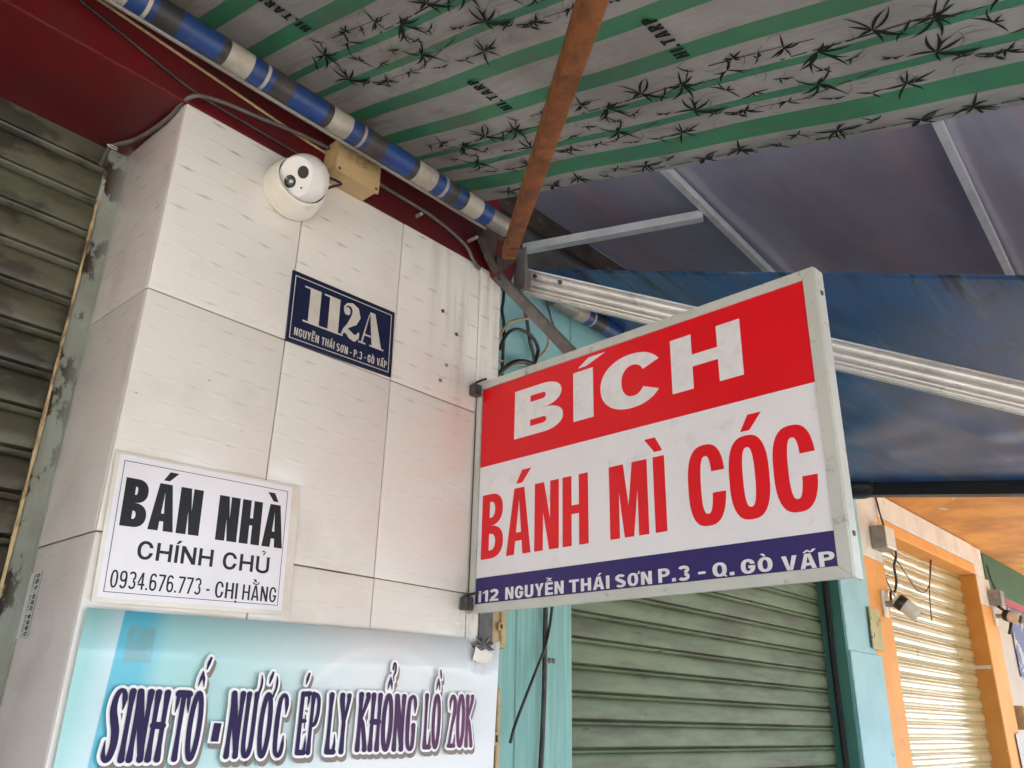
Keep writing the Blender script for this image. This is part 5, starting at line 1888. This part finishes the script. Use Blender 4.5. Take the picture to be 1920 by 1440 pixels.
cable([(1.636, 1.385, 2.0), (1.637, 1.384, 1.86), (1.636, 1.384, 1.79), (1.634, 1.384, 1.66), (1.628, 1.384, 1.55), (1.618, 1.385, 1.40), (1.61, 1.385, 1.2)], 0.0062, 'cable_black', 'thick black cable hanging straight down the turquoise board')
cable([(1.662, 1.378, 2.0), (1.656, 1.378, 1.87), (1.630, 1.375, 1.78), (1.585, 1.37, 1.71), (1.515, 1.365, 1.60), (1.49, 1.36, 1.555)], 0.0036, 'cable_black', 'thin black cable slanting left across the turquoise board')

# ------------------------------------------------------------------ bullet cameras and boxes on the orange front


def bullet(px, pz, label, py, scl=1.0, aim=(0.25, -0.8, -0.75)):
    t = thing('bullet_camera', (px, py, pz), label, 'security camera', 'bullet cameras on the orange piers')
    bm = BM()
    box(bm, px - 0.032 * scl, px + 0.032 * scl, py - 0.012, py, pz - 0.065 * scl, pz + 0.065 * scl, 0.006, seg=2)
    part('wall_plate', bm, 'white_plastic', t, smooth=40)
    ax = Vector(aim).normalized()
    j = Vector((px + 0.012, py - 0.085 * scl, pz - 0.004))
    bm = BM()
    tube(bm, [(px, py - 0.01, pz), tuple(j)], 0.014 * scl, 12, False)
    part('neck', bm, 'grey_plastic', t, smooth=40)
    bm = BM()
    c_ = j - ax * 0.015
    lathe(bm, c_, ax, [(0, -0.02), (0.028 * scl, -0.02), (0.034 * scl, -0.01), (0.036 * scl, 0.09 * scl), (0.031 * scl, 0.10 * scl), (0.029 * scl, 0.085 * scl)], 28)
    bd = part('body', bm, 'white_plastic', t, smooth=40)
    bm = BM()
    lathe(bm, c_, ax, [(0.0285 * scl, 0.082 * scl), (0.0, 0.084 * scl)], 24)
    part('lens_face', bm, 'lens_black', bd)
    bm = BM()
    lathe(bm, c_, ax, [(0.0345 * scl, -0.012), (0.0375 * scl, -0.004), (0.0375 * scl, 0.022), (0.0362 * scl, 0.024)], 28)
    part('rear_collar', bm, 'black_metal', bd, smooth=40)
    return t


bullet(4.10, 2.145, 'white bullet camera on the near orange pier left of the yellow shutter', 1.4, 0.95)
bullet(6.06, 2.285, 'white bullet camera on the far orange pier beside the beige panel', 1.4, 0.95, (-0.35, -0.9, -0.35))
for (x0, x1, z0, z1, lb) in ((4.05, 4.18, 2.395, 2.505, 'weathered grey junction box at the top of the near orange pier'), (5.995, 6.10, 2.345, 2.44, 'dark grey junction box above the far bullet camera')):
    t = thing('junction_box', ((x0 + x1) / 2, 1.4, z0), lb, 'junction box', 'boxes on the orange piers')
    bm = BM()
    box(bm, x0, x1, 1.335, 1.3995, z0, z1, 0.006, seg=2)
    part('body', bm, 'grey_plastic', t, smooth=40)
    bm = BM()
    box(bm, x0 + 0.004, x1 - 0.004, 1.327, 1.3345, z0 + 0.004, z1 - 0.004, 0.003)
    part('lid', bm, 'white_plastic' if x0 < 5 else 'grey_plastic', t)
cable([(4.16, 1.39, 2.72), (4.165, 1.38, 2.60), (4.185, 1.375, 2.53), (4.15, 1.35, 2.50)], 0.0045, 'cable_black', 'thin black wire dropping over the cream pier head')
cable([(4.19, 1.34, 2.43), (4.22, 1.35, 2.38), (4.20, 1.36, 2.33), (4.235, 1.37, 2.27), (4.20, 1.375, 2.21), (4.13, 1.37, 2.20), (4.09, 1.36, 2.16)], 0.0060, 'cable_black', 'wavy black wire between grey box and near bullet camera')
cable([(6.04, 1.36, 2.34), (6.10, 1.34, 2.31), (6.16, 1.33, 2.27), (6.12, 1.335, 2.21), (6.09, 1.34, 2.18)], 0.010, 'cable_black', 'black cable bundle hanging by the far bullet camera')
cable([(6.02, 1.38, 2.60), (6.03, 1.37, 2.50), (6.05, 1.36, 2.44)], 0.006, 'cable_black', 'black wire entering the dark box from above')
cable([(4.40, 1.46, 2.50), (4.62, 1.462, 2.40), (4.86, 1.465, 2.30), (5.05, 1.465, 2.35), (5.18, 1.465, 2.52)], 0.0032, 'cable_brown', 'thin brown wire sagging across the upper yellow shutter')
cable([(4.26, 1.46, 2.43), (4.42, 1.462, 2.25), (4.62, 1.464, 2.16), (4.75, 1.465, 2.13)], 0.0032, 'cable_brown', 'thin brown wire slanting down left part of yellow shutter')
cable([(5.16, 1.465, 2.52), (5.08, 1.465, 2.38), (5.03, 1.465, 2.28), (5.00, 1.465, 2.16)], 0.0032, 'cable_brown', 'thin brown wire dangling over the right part of yellow shutter')
bx_ = thing('conduit_box', (6.26, 1.42, 1.62), 'small beige box on the far beige panel above paper notice', 'conduit box')
bm = BM()
box(bm, 6.20, 6.30, 1.37, 1.438, 1.62, 1.76, 0.005, seg=2)
part('body', bm, 'aged_plastic', bx_, smooth=40)
bm = BM()
box(bm, 6.21, 6.29, 1.363, 1.3695, 1.63, 1.75, 0.002)
part('lid', bm, 'aged_plastic', bx_)
cable([(6.25, 1.38, 1.63), (6.28, 1.36, 1.55), (6.24, 1.37, 1.45), (6.30, 1.38, 1.30)], 0.010, 'cable_black', 'dark cable bundle below the small beige box at right edge')
